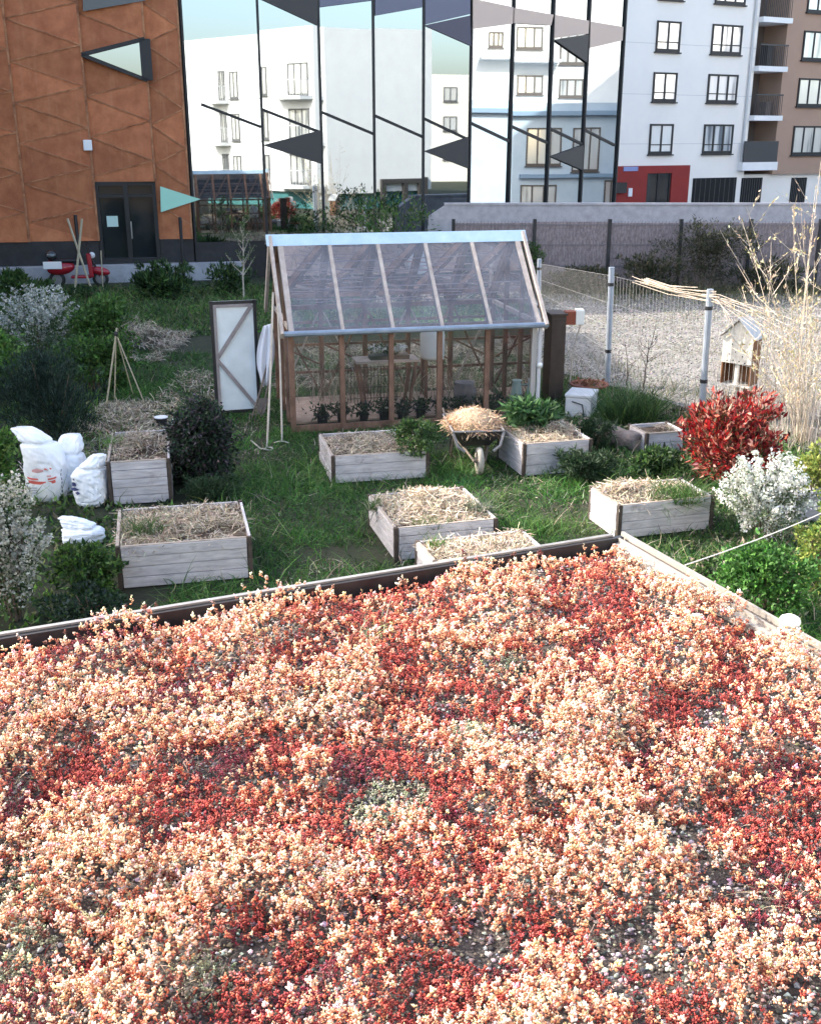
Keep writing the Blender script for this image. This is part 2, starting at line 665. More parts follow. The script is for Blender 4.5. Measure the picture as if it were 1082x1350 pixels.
# folded cladding columns
edges = [RU.uz(p, 150)[0] for p in (-420, -300, -190, -85, 20, 112, 199)] + [-.06]
edges[-3] = doorL
edges[-2] = doorR
seams = MB(xr)
zL = RU.uz(118, 72)[1]
zLb = RU.uz(124, 180)[1]
per = (zL - zLb) / 2
offs = [.1, .5, .25, .7, .83, 0.0, .3]
win_tri = None
panels = []
for ci in range(len(edges) - 1):
    u0, u1 = edges[ci], edges[ci + 1]
    zb = dtop if ci == len(edges) - 3 else ztop_black
    drop = .60 * per
    m = MB(xr)
    z = zL + offs[ci] * per + per * 12
    def P(u, zz, o):
        return RU.pt(u, min(max(zz, zb), HR), o)
    while z > zb - per:
        # left tip at z, right corner drop below, next left tip per below
        A, B, C, D = (u0, z, -.03), (u1, z - drop, .14), (u0, z - per, -.03), (u1, z - drop - per, .14)
        iswin = (ci == len(edges) - 3 and abs(z - zL) < .2)
        if z - per < HR and z > zb:
            # triangle opening left (A,B,C) and its neighbour (B,C,D)
            m.add([P(*A), P(*B), P(*C)], [(0, 2, 1)])
            for a, b in ((A, B), (B, C)):
                za, zc = a[1], b[1]
                if zb < za < HR and zb < zc < HR:
                    seams.bar(RU.pt(a[0], za, a[2] + .008), RU.pt(b[0], zc, b[2] + .008), .036, .03, up=RU.n)
            if not (ci == len(edges) - 3 and abs(z - per - zL) < .2):
                m.add([P(*B), P(*C), P(*D)], [(0, 1, 2)])
            else:
                win_tri = (C, B, D)
        z -= per
    po = m.build('steel_panel', RUST, rb)
    ca_ = po.data.color_attributes.new('Col', 'FLOAT_COLOR', 'POINT')
    for vi in range(0, len(po.data.vertices), 3):
        tone = random.uniform(.80, 1.16)
        for w_ in range(vi, min(vi + 3, len(po.data.vertices))):
            ca_.data[w_].color = (tone, tone * random.uniform(.97, 1.03), tone, 1)
    seams.pbox(RU, u1 - .03, u1 + .03, zb, HR, .0, .16)
seams.build('panel_seam', RUST2, rb)
# triangular window
if win_tri:
    T = [RU.pt(q[0], q[1], 0) for q in win_tri]
    cen = (T[0] + T[1] + T[2]) / 3
    fr = MB(xr)
    for i in range(3):
        fr.bar(T[i] + RU.n * .15, T[(i + 1) % 3] + RU.n * .15, .11 if i != 1 else .34, .14, up=RU.n)
    fo = fr.build('triangle_window', DARKFR, rb)
    MB(xr).add([p + RU.n * .10 for p in T], [(0, 2, 1)]).build('pane', MIRROR, fo)
# door
dm = MB(xr)
um = (doorL + doorR) / 2
for a, b in ((doorL, doorL + .12), (um - .07, um + .07), (doorR - .12, doorR)):
    dm.pbox(RU, a, b, sill, dtop, -.3, .03)
dm.pbox(RU, doorL + .12, doorR - .12, dtop - .12, dtop, -.3, .025)
dm.pbox(RU, doorL + .12, doorR - .12, sill, sill + .16, -.3, .02)
dm.pbox(RU, doorL + .12, um - .07, sill + 2.1, sill + 2.18, -.3, .02)
dm.pbox(RU, um + .07, doorR - .12, sill + 2.1, sill + 2.18, -.3, .02)
do = dm.build('door', DARKFR, rb)
for a, b in ((doorL + .12, um - .07), (um + .07, doorR - .12)):
    MB(xr).pbox(RU, a, b, sill + .16, dtop - .12, -.22, -.18).build('door_glass', DGLASS, do)
hm = MB(xr)
hm.bar(RU.pt(um + .1, sill + .8, .1), RU.pt(um + .1, sill + 1.35, .1), .035)
hm.build('handle', pm('steel', (.5, .5, .5), .35, .9), do)
PAPER = pm('pale_paper', (.55, .72, .66), .8)
nu, nz = RU.uz(140, 285), RU.uz(156, 299)
MB(xr).pbox(RU, nu[0], nz[0], nz[1], nu[1], -.17, -.16).build('door_notice', PAPER, do)
# mint triangle panel beside the door
T = [RU.px(211, 245, .14), RU.px(212, 279, .14), RU.px(264, 262, .14)]
MB(xr).prism(T, RU.n * .04).build('mint_panel', pm('mint_panel', (.36, .68, .55), .3), rb)
lu = RU.uz(116, 191)
MB(xr).pbox(RU, lu[0] - .13, lu[0] + .13, lu[1] - .16, lu[1] + .16, .1, .26).build('lamp_box', pm('white_lamp', (.75, .77, .8), .4), rb, bevel=.02)
# dark band window at the very top
bu0, bu1 = RU.uz(108, 5)[0], RU.uz(192, 5)[0]
MB(xr).prism([RU.px(109, -40, .13), RU.px(110, 15, .13), RU.px(192, 1, .13), RU.px(192, -40, .13)], RU.n * .05).build('upper_window', pm('upper_pane', (.03, .035, .055), .1, spec=.7), rb)

# ------------------------------------------------------------------ mirror glass building: two folded faces A and B
A = RU
uA1 = A.uz(619, 150)[0]
Bo = A.pt(uA1, 0)
YB = R(45)
Bp = Plane(Bo.x, Bo.y, YB)
uB1 = Bp.uz(816, 150)[0]
HG = 9.6
gb = thing('mirror_glass_building', 'mirror glazed building with slanting black bars and dark triangles reflecting white flats', 'building', A.pt(.05, 0))
xg = loc_xf(A.pt(.05, 0))
GREYV = pm('grey_violet_cladding', (.17, .17, .22), .6)
BROWNT = pm('brown_grey_triangle', (.055, .050, .048), .55)
TANC = pm('tan_cladding', (.60, .46, .38), .7)
m = MB(xg)
m.pbox(A, .12, uA1, .0, HG + 1.2, -8, -.12)
BQ = [Bp.pt(0, 0, -.12), Bp.pt(uB1, 0, -.12), Bp.pt(uB1, 0, -6), Bp.pt(1, 0, -6)]
m.prism(BQ, (0, 0, HG - .4))
m.build('core', BLACKM, gb)
colsA = [A.uz(p, 150)[0] for p in (265, 345, 423, 493, 558)] + [uA1]
colsA[0] = .06
colsB = [0.0] + [Bp.uz(p, 150)[0] for p in (673, 724, 770)] + [uB1]
zA_bot = A.uz(300, 318)[1]
mull = []
for Pn, cols, top, bot in ((A, colsA, HG + 1.2, zA_bot), (Bp, colsB, HG, .1)):
    for i in range(len(cols) - 1):
        ta, tb_ = RNG.normal(0, .006), RNG.normal(0, .004)
        wv = cols[i + 1] - cols[i] - .06
        gpt = [Pn.pt(cols[i] + .03 + wv * a_, z_, (a_ - .5) * ta * wv + (z_ / top - .5) * tb_ * 3 - .012) for a_, z_ in ((0, bot), (1, bot), (1, top), (0, top))]
        MB(xg).prism(gpt, -Pn.n * .04).build('glass_pane', MIRROR, gb)
        MB(xg).pbox(Pn, cols[i] - .035, cols[i] + .035, 0, top, -.1, .07).build('mullion', DARKFR, gb)
MB(xg).pbox(Bp, uB1 - .035, uB1 + .035, 0, HG, -.1, .07).build('mullion', DARKFR, gb)
MB(xg).pbox(A, .06, uA1, .0, zA_bot - .01, -.1, .01).build('base_panel', BLACKM, gb)
for Pn, segs in ((A, [((265, 137), (344, 167)), ((346, 144), (422, 174)), ((423, 147), (492, 176)), ((494, 152), (557, 180)), ((559, 156), (618, 184))]),
                 (Bp, [((621, 162), (672, 186)), ((674, 166), (722, 188)), ((725, 169), (768, 190)), ((771, 171), (810, 191))])):
    for a, b in segs:
        MB(xg).bar(Pn.px(*a, .015), Pn.px(*b, .015), .085, .05, up=Pn.n).build('slanting_bar', DARKFR, gb)
for Pn, tri, mt in ((A, [(346, 191), (423, 171), (424, 216)], BROWNT), (A, [(559, 199), (617, 180), (617, 222)], BROWNT),
                    (Bp, [(725, 206), (769, 190), (766, 224)], BROWNT), (A, [(340, -3), (418, 33), (418, -40)], BROWNT),
                    (A, [(559, 33), (619, 20), (620, 60)], pm('violet_triangle', (.10, .09, .12), .5)), (Bp, [(729, 52), (774, 45), (772, 82)], BROWNT),
                    (A, [(421, -40), (421, 9), (491, 0), (491, -40)], GREYV), (A, [(494, -40), (494, 20), (556, 9), (556, -40)], GREYV),
                    (A, [(559, -40), (559, 32), (619, 18), (619, -40)], GREYV)):
    MB(xg).prism([Pn.px(*q, .02) for q in tri], Pn.n * .05).build('cladding_triangle', mt, gb)
for a, b, c, d in (((621, -2), (674, 9), (673, 31), (621, 38)), ((676, 10), (727, 19), (724, 33), (675, 30)),
                   ((729, 19), (774, 27), (773, 44), (728, 50)), ((776, 28), (819, 35), (818, 53), (775, 63))):
    MB(xg).prism([Bp.px(*q, .03) for q in (a, d, c, b)], Bp.n * .06).build('tan_cap_panel', TANC, gb)

# ------------------------------------------------------------------ white and brown apartment building
WB = Plane(*(lambda p: (p.x, p.y))(V(815, 200, 56)), R(28))
wb = thing('apartment_building', 'tall white and brown apartment block with loggias and a red entrance front', 'building', WB.pt(0, 0))
xw = loc_xf(WB.pt(0, 0))
BROWN = pm('brown_plaster', (.40, .27, .20), .85, col2=(.36, .245, .185), scale=.7)
WARMW = pm('warm_white_plaster', (.84, .80, .745), .85, col2=(.79, .755, .71), scale=.5)
BROWND = pm('loggia_plaster', (.155, .125, .11), .85)
REDP = pm('red_plaster', (.27, .022, .018), .7, col2=(.22, .02, .016), scale=.8)
CURT = pm('window_glass', (.62, .65, .66), .08, metal=.45)
_nt = CURT.node_tree
_oi = _nt.nodes.new('ShaderNodeObjectInfo')
_tc = _nt.nodes.new('ShaderNodeTexCoord')
_wv = _nt.nodes.new('ShaderNodeTexNoise')
_wv.inputs['Scale'].default_value = 1.3
_mp = _nt.nodes.new('ShaderNodeVectorMath')
_mp.operation = 'MULTIPLY'
_mp.inputs[1].default_value = (2.2, 2.2, .25)
_nt.links.new(_tc.outputs['Object'], _mp.inputs[0])
_nt.links.new(_mp.outputs[0], _wv.inputs['Vector'])
_ad = _nt.nodes.new('ShaderNodeMath')
_ad.operation = 'MULTIPLY_ADD'
_ad.inputs[1].default_value = .55
_nt.links.new(_oi.outputs['Random'], _ad.inputs[0])
_nt.links.new(_wv.outputs[0], _ad.inputs[2])
_nt.links.new(ramp(_nt, _ad.outputs[0], [(.45, (.20, .22, .24)), (.62, (.72, .73, .72)), (.8, (.80, .80, .78))]), _nt.nodes['Principled BSDF'].inputs['Base Color'])
uE = WB.uz(992, 110)[0]
uBr = WB.uz(1030, 110)[0]
u_end = uBr + 14
zg = WB.uz(900, 222)[1]
HT = 24
u_st = WB.uz(640, 20)[0]
m = MB(xw)
m.pbox(WB, u_st, uE, 0, HT, -12, 0)
m.build('wall', WARMW, wb)
zbr = WB.uz(1030, 229)[1]
MB(xw).pbox(WB, uBr, u_end, zbr, HT, -12, 0).build('brown_wall', BROWN, wb)
MB(xw).pbox(WB, uE, u_end, 0, zbr - .004, -12, -.25).build('ground_floor_wall', WARMW, wb)
MB(xw).pbox(WB, uE, uBr, zbr, HT, -12, -1.6).build('loggia_wall', BROWND, wb)
rows = [(WB.uz(876, t)[1], WB.uz(876, b)[1]) for t, b in ((27, 68), (95, 134), (163, 203))]
hst = rows[0][0] - rows[1][0]
rows = [(rows[0][0] + k * hst, rows[0][1] + k * hst) for k in (3, 2, 1)] + rows


def window(P, u0, u1, z0, z1, bars, parent, xf, off=0.0, fmat=None, rail=False):
    m = MB(xf)
    w_ = .09
    m.pbox(P, u0, u0 + w_, z0, z1, off + .0, off + .07)
    m.pbox(P, u1 - w_, u1, z0, z1, off, off + .07)
    m.pbox(P, u0 + w_, u1 - w_, z1 - w_, z1, off, off + .065)
    m.pbox(P, u0 + w_, u1 - w_, z0, z0 + w_ * 1.6, off, off + .065)
    m.pbox(P, u0 - .07, u1 + .07, z0 - .06, z0 - .004, off + .001, off + .14)
    for k in range(1, bars):
        uu = u0 + (u1 - u0) * k / bars
        m.pbox(P, uu - .05, uu + .05, z0 + w_ * 1.6, z1 - w_, off, off + .06)
    if rail:
        zr = z0 + (z1 - z0) * .3
        m.pbox(P, u0 + w_, u1 - w_, zr, zr + .05, off + .03, off + .063)
    fo = m.build('window', fmat or DARKFR, parent)
    MB(xf).pbox(P, u0 + w_, u1 - w_, z0 + w_ * 1.6, z1 - w_, off + .004, off + .03).build('pane', CURT, fo)
    return fo


ua = (WB.uz(860, 114)[0], WB.uz(891, 114)[0])
ub = (WB.uz(932, 116)[0], WB.uz(971, 116)[0])
uc = (WB.uz(1051, 120)[0], WB.uz(1092, 120)[0])
for z1, z0 in rows:
    window(WB, ua[0], ua[1], z0, z1, 2, wb, xw, rail=True)
    window(WB, ub[0], ub[1], z0, z1, 3, wb, xw, rail=True)
    window(WB, uc[0], uc[1], z0 - .1, z1 - .05, 3, wb, xw)
    window(WB, uc[0] + 4.6, uc[1] + 4.6, z0 - .1, z1 - .05, 3, wb, xw)
for a, b, bt in ((738, 753, 15), (785, 802, 21)):
    q0, q1 = WB.uz(a, bt), WB.uz(b, bt)
    window(WB, q0[0], q1[0], q0[1], q0[1] + 2.1, 2, wb, xw, fmat=pm('grey_frame', (.3, .31, .34), .5))
# loggias: slabs, railings, doors
IRON = pm('dark_railing', (.05, .05, .052), .5)
LSLAB = [WB.uz(1005, yy)[1] for yy in (213, 152, 87)]
LSLAB += [LSLAB[-1] + hst * k for k in (1, 2, 3)]
for k, zz in enumerate(LSLAB):
    MB(xw).pbox(WB, uE - .5 if k == 0 else uE - .02, uBr - .02, zz - (.42 if k == 0 else .25), zz, -1.58, .35).build('loggia_slab', WHITEP, wb)
    m = MB(xw)
    if k == 0:
        m.pbox(WB, uE - .45, uBr - .08, zz, zz + 1.05, .27, .32)
    else:
        m.pbox(WB, uE + .02, uBr - .08, zz + .98, zz + 1.05, .26, .32)
        nb = 16
        for j in range(nb):
            uu = uE + .04 + (uBr - uE - .16) * j / (nb - 1)
            m.pbox(WB, uu - .012, uu + .012, zz + .01, zz + .98, .28, .30)
    m.build('railing', IRON, wb)
    f = MB(xw)
    f.pbox(WB, uE + .15, uE + .95, zz + .02, zz + 2.1, -1.59, -1.5)
    f.build('balcony_door', WHITEP, wb)
    MB(xw).pbox(WB, uE + .27, uE + .83, zz + .15, zz + 1.98, -1.5, -1.49).build('balcony_door_pane', DGLASS, wb)
# drainpipe, roof-side joint lines, loggia clutter
m = MB(xw)
m.tube([WB.pt(uE - .35, 3.2, .08), WB.pt(uE - .35, HT - 1, .08)], .06, 6)
m.build('drainpipe', pm('pipe_grey', (.55, .55, .55), .5), wb)
m = MB(xw)
for zz in [rows[-1][0] - .95 + hst * k for k in range(0, 6)]:
    m.pbox(WB, u_st, uE - .01, zz, zz + .02, .001, .004)
m.build('render_joint', pm('joint_grey', (.52, .52, .52), .9), wb)
for k, (uo, hh_, mt) in enumerate(((1.0, .9, WHITEP), (1.5, .7, BROWND), (1.2, 1.1, DARKFR))):
    MB(xw).pbox(WB, uE + uo, uE + uo + .4, LSLAB[k] + .01, LSLAB[k] + hh_, -.9, -.4).build('loggia_furniture', mt, wb)
# red entrance front
ur0, ur1 = WB.uz(806, 240)[0], WB.uz(906, 240)[0]
zr = WB.uz(860, 218)[1]
ud0, ud1 = WB.uz(850, 250)[0], WB.uz(882, 250)[0]
zd = WB.uz(866, 228)[1]
m = MB(xw)
m.pbox(WB, ur0 - 1, ud0, 0, zr, .0, .12)
m.pbox(WB, ud1, ur1, 0, zr, .0, .12)
m.pbox(WB, ud0, ud1, zd, zr, .0, .12)
m.build('red_entrance_front', REDP, wb)
m = MB(xw)
m.pbox(WB, ud0, ud0 + .1, 0, zd, .0, .06)
m.pbox(WB, ud1 - .1, ud1, 0, zd, .0, .06)
m.pbox(WB, (ud0 + ud1) / 2 - .06, (ud0 + ud1) / 2 + .06, 0, zd, .0, .06)
eo = m.build('entrance_door', DARKFR, wb)
MB(xw).pbox(WB, ud0 + .1, ud1 - .1, 0, zd, .002, .02).build('entrance_door_glass', DGLASS, eo)
q = WB.uz(829, 222)
MB(xw).pbox(WB, q[0] - .45, q[0] + .45, q[1] - .11, q[1] + .1, .12, .15).build('house_number_plate', pm('blue_plate', (.22, .27, .5), .4), wb)
q = WB.uz(815, 247)
MB(xw).pbox(WB, q[0] - .4, q[0] + .3, q[1] - .25, q[1] + .25, .12, .3).build('letter_box', BLACKM, wb)
q = WB.uz(828, 253)
MB(xw).pbox(WB, q[0] - .12, q[0] + .12, q[1] - .2, q[1] + .2, .12, .17).build('intercom_panel', pm('white_lamp', (.8, .8, .8), .4), wb)
# garage openings drawn as dark panels, the shade inside put into the colour
for a, b, t in ((912, 969, 234), (976, 1003, 234), (1046, 1066, 234)):
    q0, q1 = WB.uz(a, 250)[0], WB.uz(b, 250)[0]
    zt = WB.uz((a + b) / 2, t)[1]
    o = .004 if a < 990 else -.246
    MB(xw).pbox(WB, q0, q1, 0, zt, o - .002, o + .03).build('garage_shade_panel', pm('garage_shade_black', (.012, .012, .013), .9), wb)
    m = MB(xw)
    for j in range(9):
        uu = q0 + (q1 - q0) * (j + .5) / 9
        m.pbox(WB, uu - .02, uu + .02, 0, zt - .05, o + .03, o + .05)
    m.build('garage_grille', IRON, wb)

# ------------------------------------------------------------------ the flats that the mirror glass reflects (they stand right of and behind the garden)
def reflect(P):
    def f(v):
        v = Vector(v)
        return v - P.n * 2 * (v - P.o).dot(P.n)
    return f


rA, rB = reflect(A), reflect(Bp)
cv = V(425, 120, 74)
FL = Plane(cv.x, cv.y, R(-42))
FR = Plane(cv.x, cv.y, R(27))
b0 = rA(Vector((cv.x, cv.y, 0)))
b1o = thing('balcony_apartment_block', 'white apartment block with rounded balconies standing right of the garden, seen in the mirror glass', 'building', b0)
xf1 = lambda v: rA(v) - b0
ztop = FL.uz(425, 32)[1]
m = MB(xf1)
c4 = [FL.pt(-16, 0), FL.pt(0, 0), FR.pt(7.4, 0), FR.pt(7.4, 0) + FL.ud * -16]
zb1 = FL.uz(400, 252)[1]
m.prism([p + Vector((0, 0, zb1)) for p in c4], (0, 0, ztop - zb1))
m.build('wall', WHITEP, b1o)
TEAL = pm('teal_glass', (.05, .16, .17), .1, col2=(.10, .26, .27), scale=1)
m = MB(xf1)
c5 = [FL.pt(-15.7, 0, -.3), FL.pt(-.3, 0, -.3), FR.pt(7.1, 0, -.3), FR.pt(7.1, 0, -.3) + FL.ud * -15]
m.prism(c5, (0, 0, zb1 - .01))
m.build('ground_floor_glazing', TEAL, b1o)
hs = 2.75
WINT = pm('reflected_window_frame', (.10, .10, .105), .4)
for k in range(4):
    zf = zb1 + .25 + hs * k
    if zf + 2.2 > ztop:
        break
    for uu in (-9.6, -6.3, -4.9):
        window(FL, uu - .45, uu + .45, zf + .3, zf + 2.1, 2, b1o, xf1, fmat=WINT)
    for u0, u1 in ((-3.3, -.1), (-12.2, -10.2)):
        poly = [FL.pt(u0, zf, .01), FL.pt(u0 + .3, zf, .9), FL.pt((u0 + u1) / 2, zf, 1.35), FL.pt(u1 - .3, zf, .9), FL.pt(u1, zf, .01)]
        bo = MB(xf1).prism(poly, (0, 0, .2)).build('balcony', WHITEP, b1o)
        mm = MB(xf1)
        for i in range(4):
            p_, q_ = poly[i], poly[i + 1]
            for t_ in range(6):
                pp = p_.lerp(q_, t_ / 6)
                mm.bar(pp + Vector((0, 0, .2)), pp + Vector((0, 0, 1.15)), .025)
            mm.bar(p_ + Vector((0, 0, 1.15)), q_ + Vector((0, 0, 1.15)), .05)
        mm.build('balcony_railing', pm('pale_railing', (.6, .6, .6), .5), bo)
        window(FL, u0 + .9, u1 - .4, zf + .22, zf + 2.2, 3, b1o, xf1, fmat=WINT)
bd = [FR.pt(6.2, 0, .01), FR.pt(9.0, 0, .01)]
u0, z0 = FR.uz(497, 266)
u1, z1 = FR.uz(553, 240)
m = MB(xf1)
for a, b in ((u0, u0 + .35), (u0 + (u1 - u0) * .52, u0 + (u1 - u0) * .62), (u1 - .4, u1)):
    m.pbox(FR, a, b, 0, z1, 0.01, .3)
m.pbox(FR, u0, u1, z1, z1 + .3, 0.01, .31)
m.build('porch', BROWNT, b1o)

# second white block, reflected in face B
cv2 = V(720, 120, 72)
S2 = Plane(cv2.x, cv2.y, R(4))
b0 = rB(Vector((cv2.x, cv2.y, 0)))
b2o = thing('street_apartment_block', 'white street front flats with blue lower storeys, mirrored in the right folded glass face', 'building', b0)
xf2 = lambda v: rB(v) - b0
MB(xf2).pbox(S2, -5.2, 9, 0, 16, -9, 0).build('wall', WHITEP, b2o)
BLUEP = pm('pale_blue_front', (.42, .52, .62), .35, col2=(.52, .61, .70), scale=.6)
zbl = S2.uz(720, 137)[1]
MB(xf2).pbox(S2, -5.0, 9, 0, zbl, 0.01, 3.2).build('blue_lower_front', BLUEP, b2o)
zmid = S2.uz(720, 229)[1]
MB(xf2).pbox(S2, -5.2, 9.1, zbl - .7, zbl - .45, 3.2, 3.6).build('ledge', pm('grey_blue_ledge', (.22, .32, .44), .4), b2o)
MB(xf2).pbox(S2, -2, 9.1, zmid - .1, zmid + .12, 3.2, 3.5).build('ledge', MATS['grey_blue_ledge'], b2o)
for a, t, b, bb, off in ((645, 45, 664, 66, 0), (683, 34, 716, 64, 0), (738, 34, 768, 84, 0), (683, 98, 716, 124, 0), (736, 103, 766, 128, 0),
                         (684, 168, 724, 216, 3.2), (740, 168, 775, 224, 3.2), (676, 240, 718, 272, 3.2), (783, 235, 806, 272, 3.2)):
    q0, q1 = S2.uz(a, t), S2.uz(b, bb)
    window(S2, q0[0], q1[0], q1[1], q0[1], 3, b2o, xf2, off=off, fmat=pm('brown_frame', (.10, .085, .08), .5))
for zz in (S2.uz(700, 82)[1],):
    MB(xf2).pbox(S2, -4.2, .6, zz, zz + .16, .0, 1.1).build('balcony', WHITEP, b2o)

# third, far cream block seen in the gap
cv3 = V(592, 120, 118)
S3 = Plane(cv3.x, cv3.y, R(10))
b0 = rA(Vector((cv3.x, cv3.y, 0)))
b3o = thing('cream_apartment_block', 'distant low cream apartment block reflected beside the taller white flats', 'building', b0)
xf3 = lambda v: rA(v) - b0
CREAM = pm('cream_plaster', (.72, .68, .62), .85)
z3 = S3.uz(592, 100)[1]
MB(xf3).pbox(S3, -3.4, 9, 0, z3, -9, 0).build('wall', CREAM, b3o)
for uu in (-1.6, 1.2, 4):
    for zf in (z3 - 2.6, z3 - 5.4, z3 - 8.2):
        window(S3, uu, uu + 1.4, zf, zf + 1.4, 2, b3o, xf3, fmat=WINT)

# ------------------------------------------------------------------ unseen stepped block, added and shaped to shade the garden from the left
lb = thing('added_shade_block', 'added unseen stepped grey block left of the garden, shaped to shade it', 'building', (-14, 13, 0))
GREYR = pm('grey_render', (.36, .35, .34), .9, col2=(.42, .41, .39), scale=.7)
MB().box(-9, 0, 0, 8.2, 0, 9.7).build('lower_wing', GREYR, lb)
MB().box(-9, 0, 8.2, 19, 0, 12.6).build('upper_wing', GREYR, lb)
MB().box(-9.1, .12, -.12, 8.08, 9.7, 9.85).build('roof_edge', DARKFR, lb)
PX = Plane(0, 0, R(90))
for uu in (1.5, 4.6, 9.6, 12.6, 15.6):
    for zf in (.9, 3.8, 6.7):
        window(PX, uu, uu + 1.5, zf, zf + 1.5, 2, lb, lambda v: v)

# ------------------------------------------------------------------ boundary: wire fence with matting in front of a concrete wall
FY = 34.3
cw = thing('concrete_wall', 'plain mauve grey concrete boundary wall behind the fence matting', 'wall', (2.2, 36, 0))
CWM = pm('mauve_concrete', (.36, .325, .325), .9, col2=(.52, .48, .475), scale=3.5, bump=.3, bscale=30, detail=10)
x0 = V(573, 290, 36).x - 2.2
zt = V(700, 270, 36).z
m = MB()
m.prism([(x0 - .35, 0, 0), (30, 0, 0), (30, 0, zt), (x0 + .35, 0, zt), (x0 - .2, 0, zt - .35)], (0, .3, 0))
m.build('wall_slab', CWM, cw)
MB().box(x0 + .3, 30, -.03, .33, zt, zt + .06).build('coping', CWM, cw)
gf = thing('matted_fence', 'tall wire fence hung with brown brushwood matting between dark posts', 'fence', (2.2, FY, 0))
MATT = pm('brushwood', (.18, .14, .135), 1, col2=(.42, .34, .33), scale=26, stretch=(1.0, 1.0, .35), bump=.8, bscale=60, detail=8)
zt = V(700, 291, FY).z
pxs = [V(p, 340, FY).x - 2.2 for p in (597, 703, 801, 894, 985, 1076, 1168, 1262)]
for i in range(len(pxs) - 1):
    MB().box(pxs[i] + .05, pxs[i + 1] - .05, -.02, .03, .05, zt - .02 - random.random() * .05).build('matting', MATT, gf)
for xx in pxs:
    MB().box(xx - .05, xx + .05, -.08, .06, 0, zt + .06).build('post', BLACKM, gf)
m = MB()
for zz in (.7, 1.35, 1.95):
    m.box(pxs[0] - .05, pxs[-1], -.045, -.03, zz - .012, zz + .012)
for j in range(150):
    xx = pxs[0] + (pxs[-1] - pxs[0]) * j / 149
    m.box(xx - .006, xx + .006, -.056, -.046, .05, zt)
m.build('wire_mesh', pm('dull_wire', (.20, .18, .19), .6), gf)

# black short posts at the rust building
for i, (px_, t_, b_, l_) in enumerate(((108, 283, 372, 'short black steel post standing left of the rust building door'),
                                       (243, 286, 372, 'short black steel post standing right of the rust building door'))):
    p = G(px_, b_)
    zz = V(px_, t_, p.y).z
    o = thing('steel_post', l_, 'post', p)
    MB().lathe([(.0, 0), (.055, 0), (.055, zz), (.0, zz)], 8).build('post_shaft', BLACKM, o)
    MB().box(-.1, .1, -.1, .1, 0, .03).build('foot_plate', BLACKM, o)

# ------------------------------------------------------------------ the planted roof in front
RC = G(818, 705, 2.5)
ang = R(203.25)
E1 = Vector((math.cos(ang), math.sin(ang), 0))
E2 = Vector((-E1.y, E1.x, 0))
if E2.y > 0:
    E2 = -E2
RLU, RLV = 5.4, 5.2


def RF(u, v, z):
    return Vector((RC.x, RC.y, z)) + E1 * u + E2 * v


sh = thing('flat_roofed_shed', 'low flat roofed shed in front whose roof is planted with red and cream sedum', 'shed', (RC.x, RC.y, 0))
xs = lambda v: Vector(v) - Vector((RC.x, RC.y, 0))


def rbox(m, u0, u1, v0, v1, z0, z1):
    g = [RF(u0, v0, z0), RF(u0, v1, z0), RF(u1, v1, z0), RF(u1, v0, z0)]
    return m.hexa(g + [p + Vector((0, 0, z1 - z0)) for p in g])


SUBS = pm('roof_substrate', (.035, .028, .025), 1, col2=(.12, .105, .095), scale=30, bump=1, bscale=120)
ALU = pm('weathered_aluminium', (.21, .19, .17), .6, metal=.1, col2=(.34, .315, .285), scale=5, stretch=(1, 1, 1))
BTRIM = pm('black_trim', (.014, .014, .016), .4, col2=(.03, .03, .032), scale=6)
rbox(MB(xs), .03, RLU, .03, RLV, 0, 2.36).build('wall', pm('dark_boards', (.06, .05, .045), .8, col2=(.1, .085, .07), scale=4), sh)
m = rbox(MB(xs), .035, RLU - .03, .08, RLV - .03, 2.36, 2.425)
m.build('roof_deck', SUBS, sh)
m = rbox(MB(xs), .0, RLU, .0, .03, 2.3, 2.497)
m.build('rear_edge_board', BTRIM, sh)
rbox(MB(xs), .05, RLU, -.020, .004, 2.498, 2.508).build('rear_edge_cap', pm('grey_cap', (.22, .21, .20), .35, metal=.4, col2=(.34, .33, .31), scale=8), sh)
rbox(MB(xs), -.018, .026, .032, RLV, 2.3, 2.478).build('side_edge_groove', pm('edge_groove', (.05, .04, .033), .8, col2=(.11, .092, .078), scale=14), sh)
m = rbox(MB(xs), -.034, -.019, -.024, RLV, 2.3, 2.506)
rbox(m, .027, .036, .032, RLV, 2.38, 2.498)
rbox(m, .0365, .076, .036, RLV, 2.43, 2.474)
m.build('side_edge_profile', ALU, sh)
p = G(1040, 828, 2.5)
o = thing('vent_cap', 'small round white cap standing on the right edge of the sedum roof', 'vent cap', (p.x, p.y, 2.5))
m = MB().lathe([(0, .002), (.032, .002), (.034, .02), (.044, .022), (.046, .032), (.040, .048), (.022, .058), (0, .061)], 20)
m.build('cap', pm('white_plastic', (.78, .77, .74), .35), o, smooth=True)
MB().lathe([(.034, -.01), (.042, -.01), (.042, .012), (.034, .012)], 20).build('base_ring', pm('ring_grey', (.5, .49, .47), .5), o)
# cable from roof edge to a stake beyond the frame
ca, cb = G(903, 745, 2.5), Vector((5.05, 9.6, 1.9))
cs = [ca.lerp(cb, t / 12) - Vector((0, 0, .10 * 4 * (t / 12) * (1 - t / 12))) for t in range(13)]
m = MB()
m.tube(cs, .0036, 5)
tag(m.build('guy_cable', pm('cable_white', (.7, .66, .6), .6)), 'thin pale cable running from the roof edge past the white shrub to a stake', 'cable')
o = thing('wooden_stake', 'plain wooden stake holding the far end of the pale cable', 'stake', (5.05, 9.6, 0))
MB().lathe([(0, 0), (.035, 0), (.032, 1.98), (.0, 2.0)], 8).build('stake_shaft', TWIG, o)

# ---- sedum: tens of thousands of small sprigs in one carpet
nA, nB, nC, nD, nE = Noise2(21), Noise2(22), Noise2(23), Noise2(24), Noise2(25)


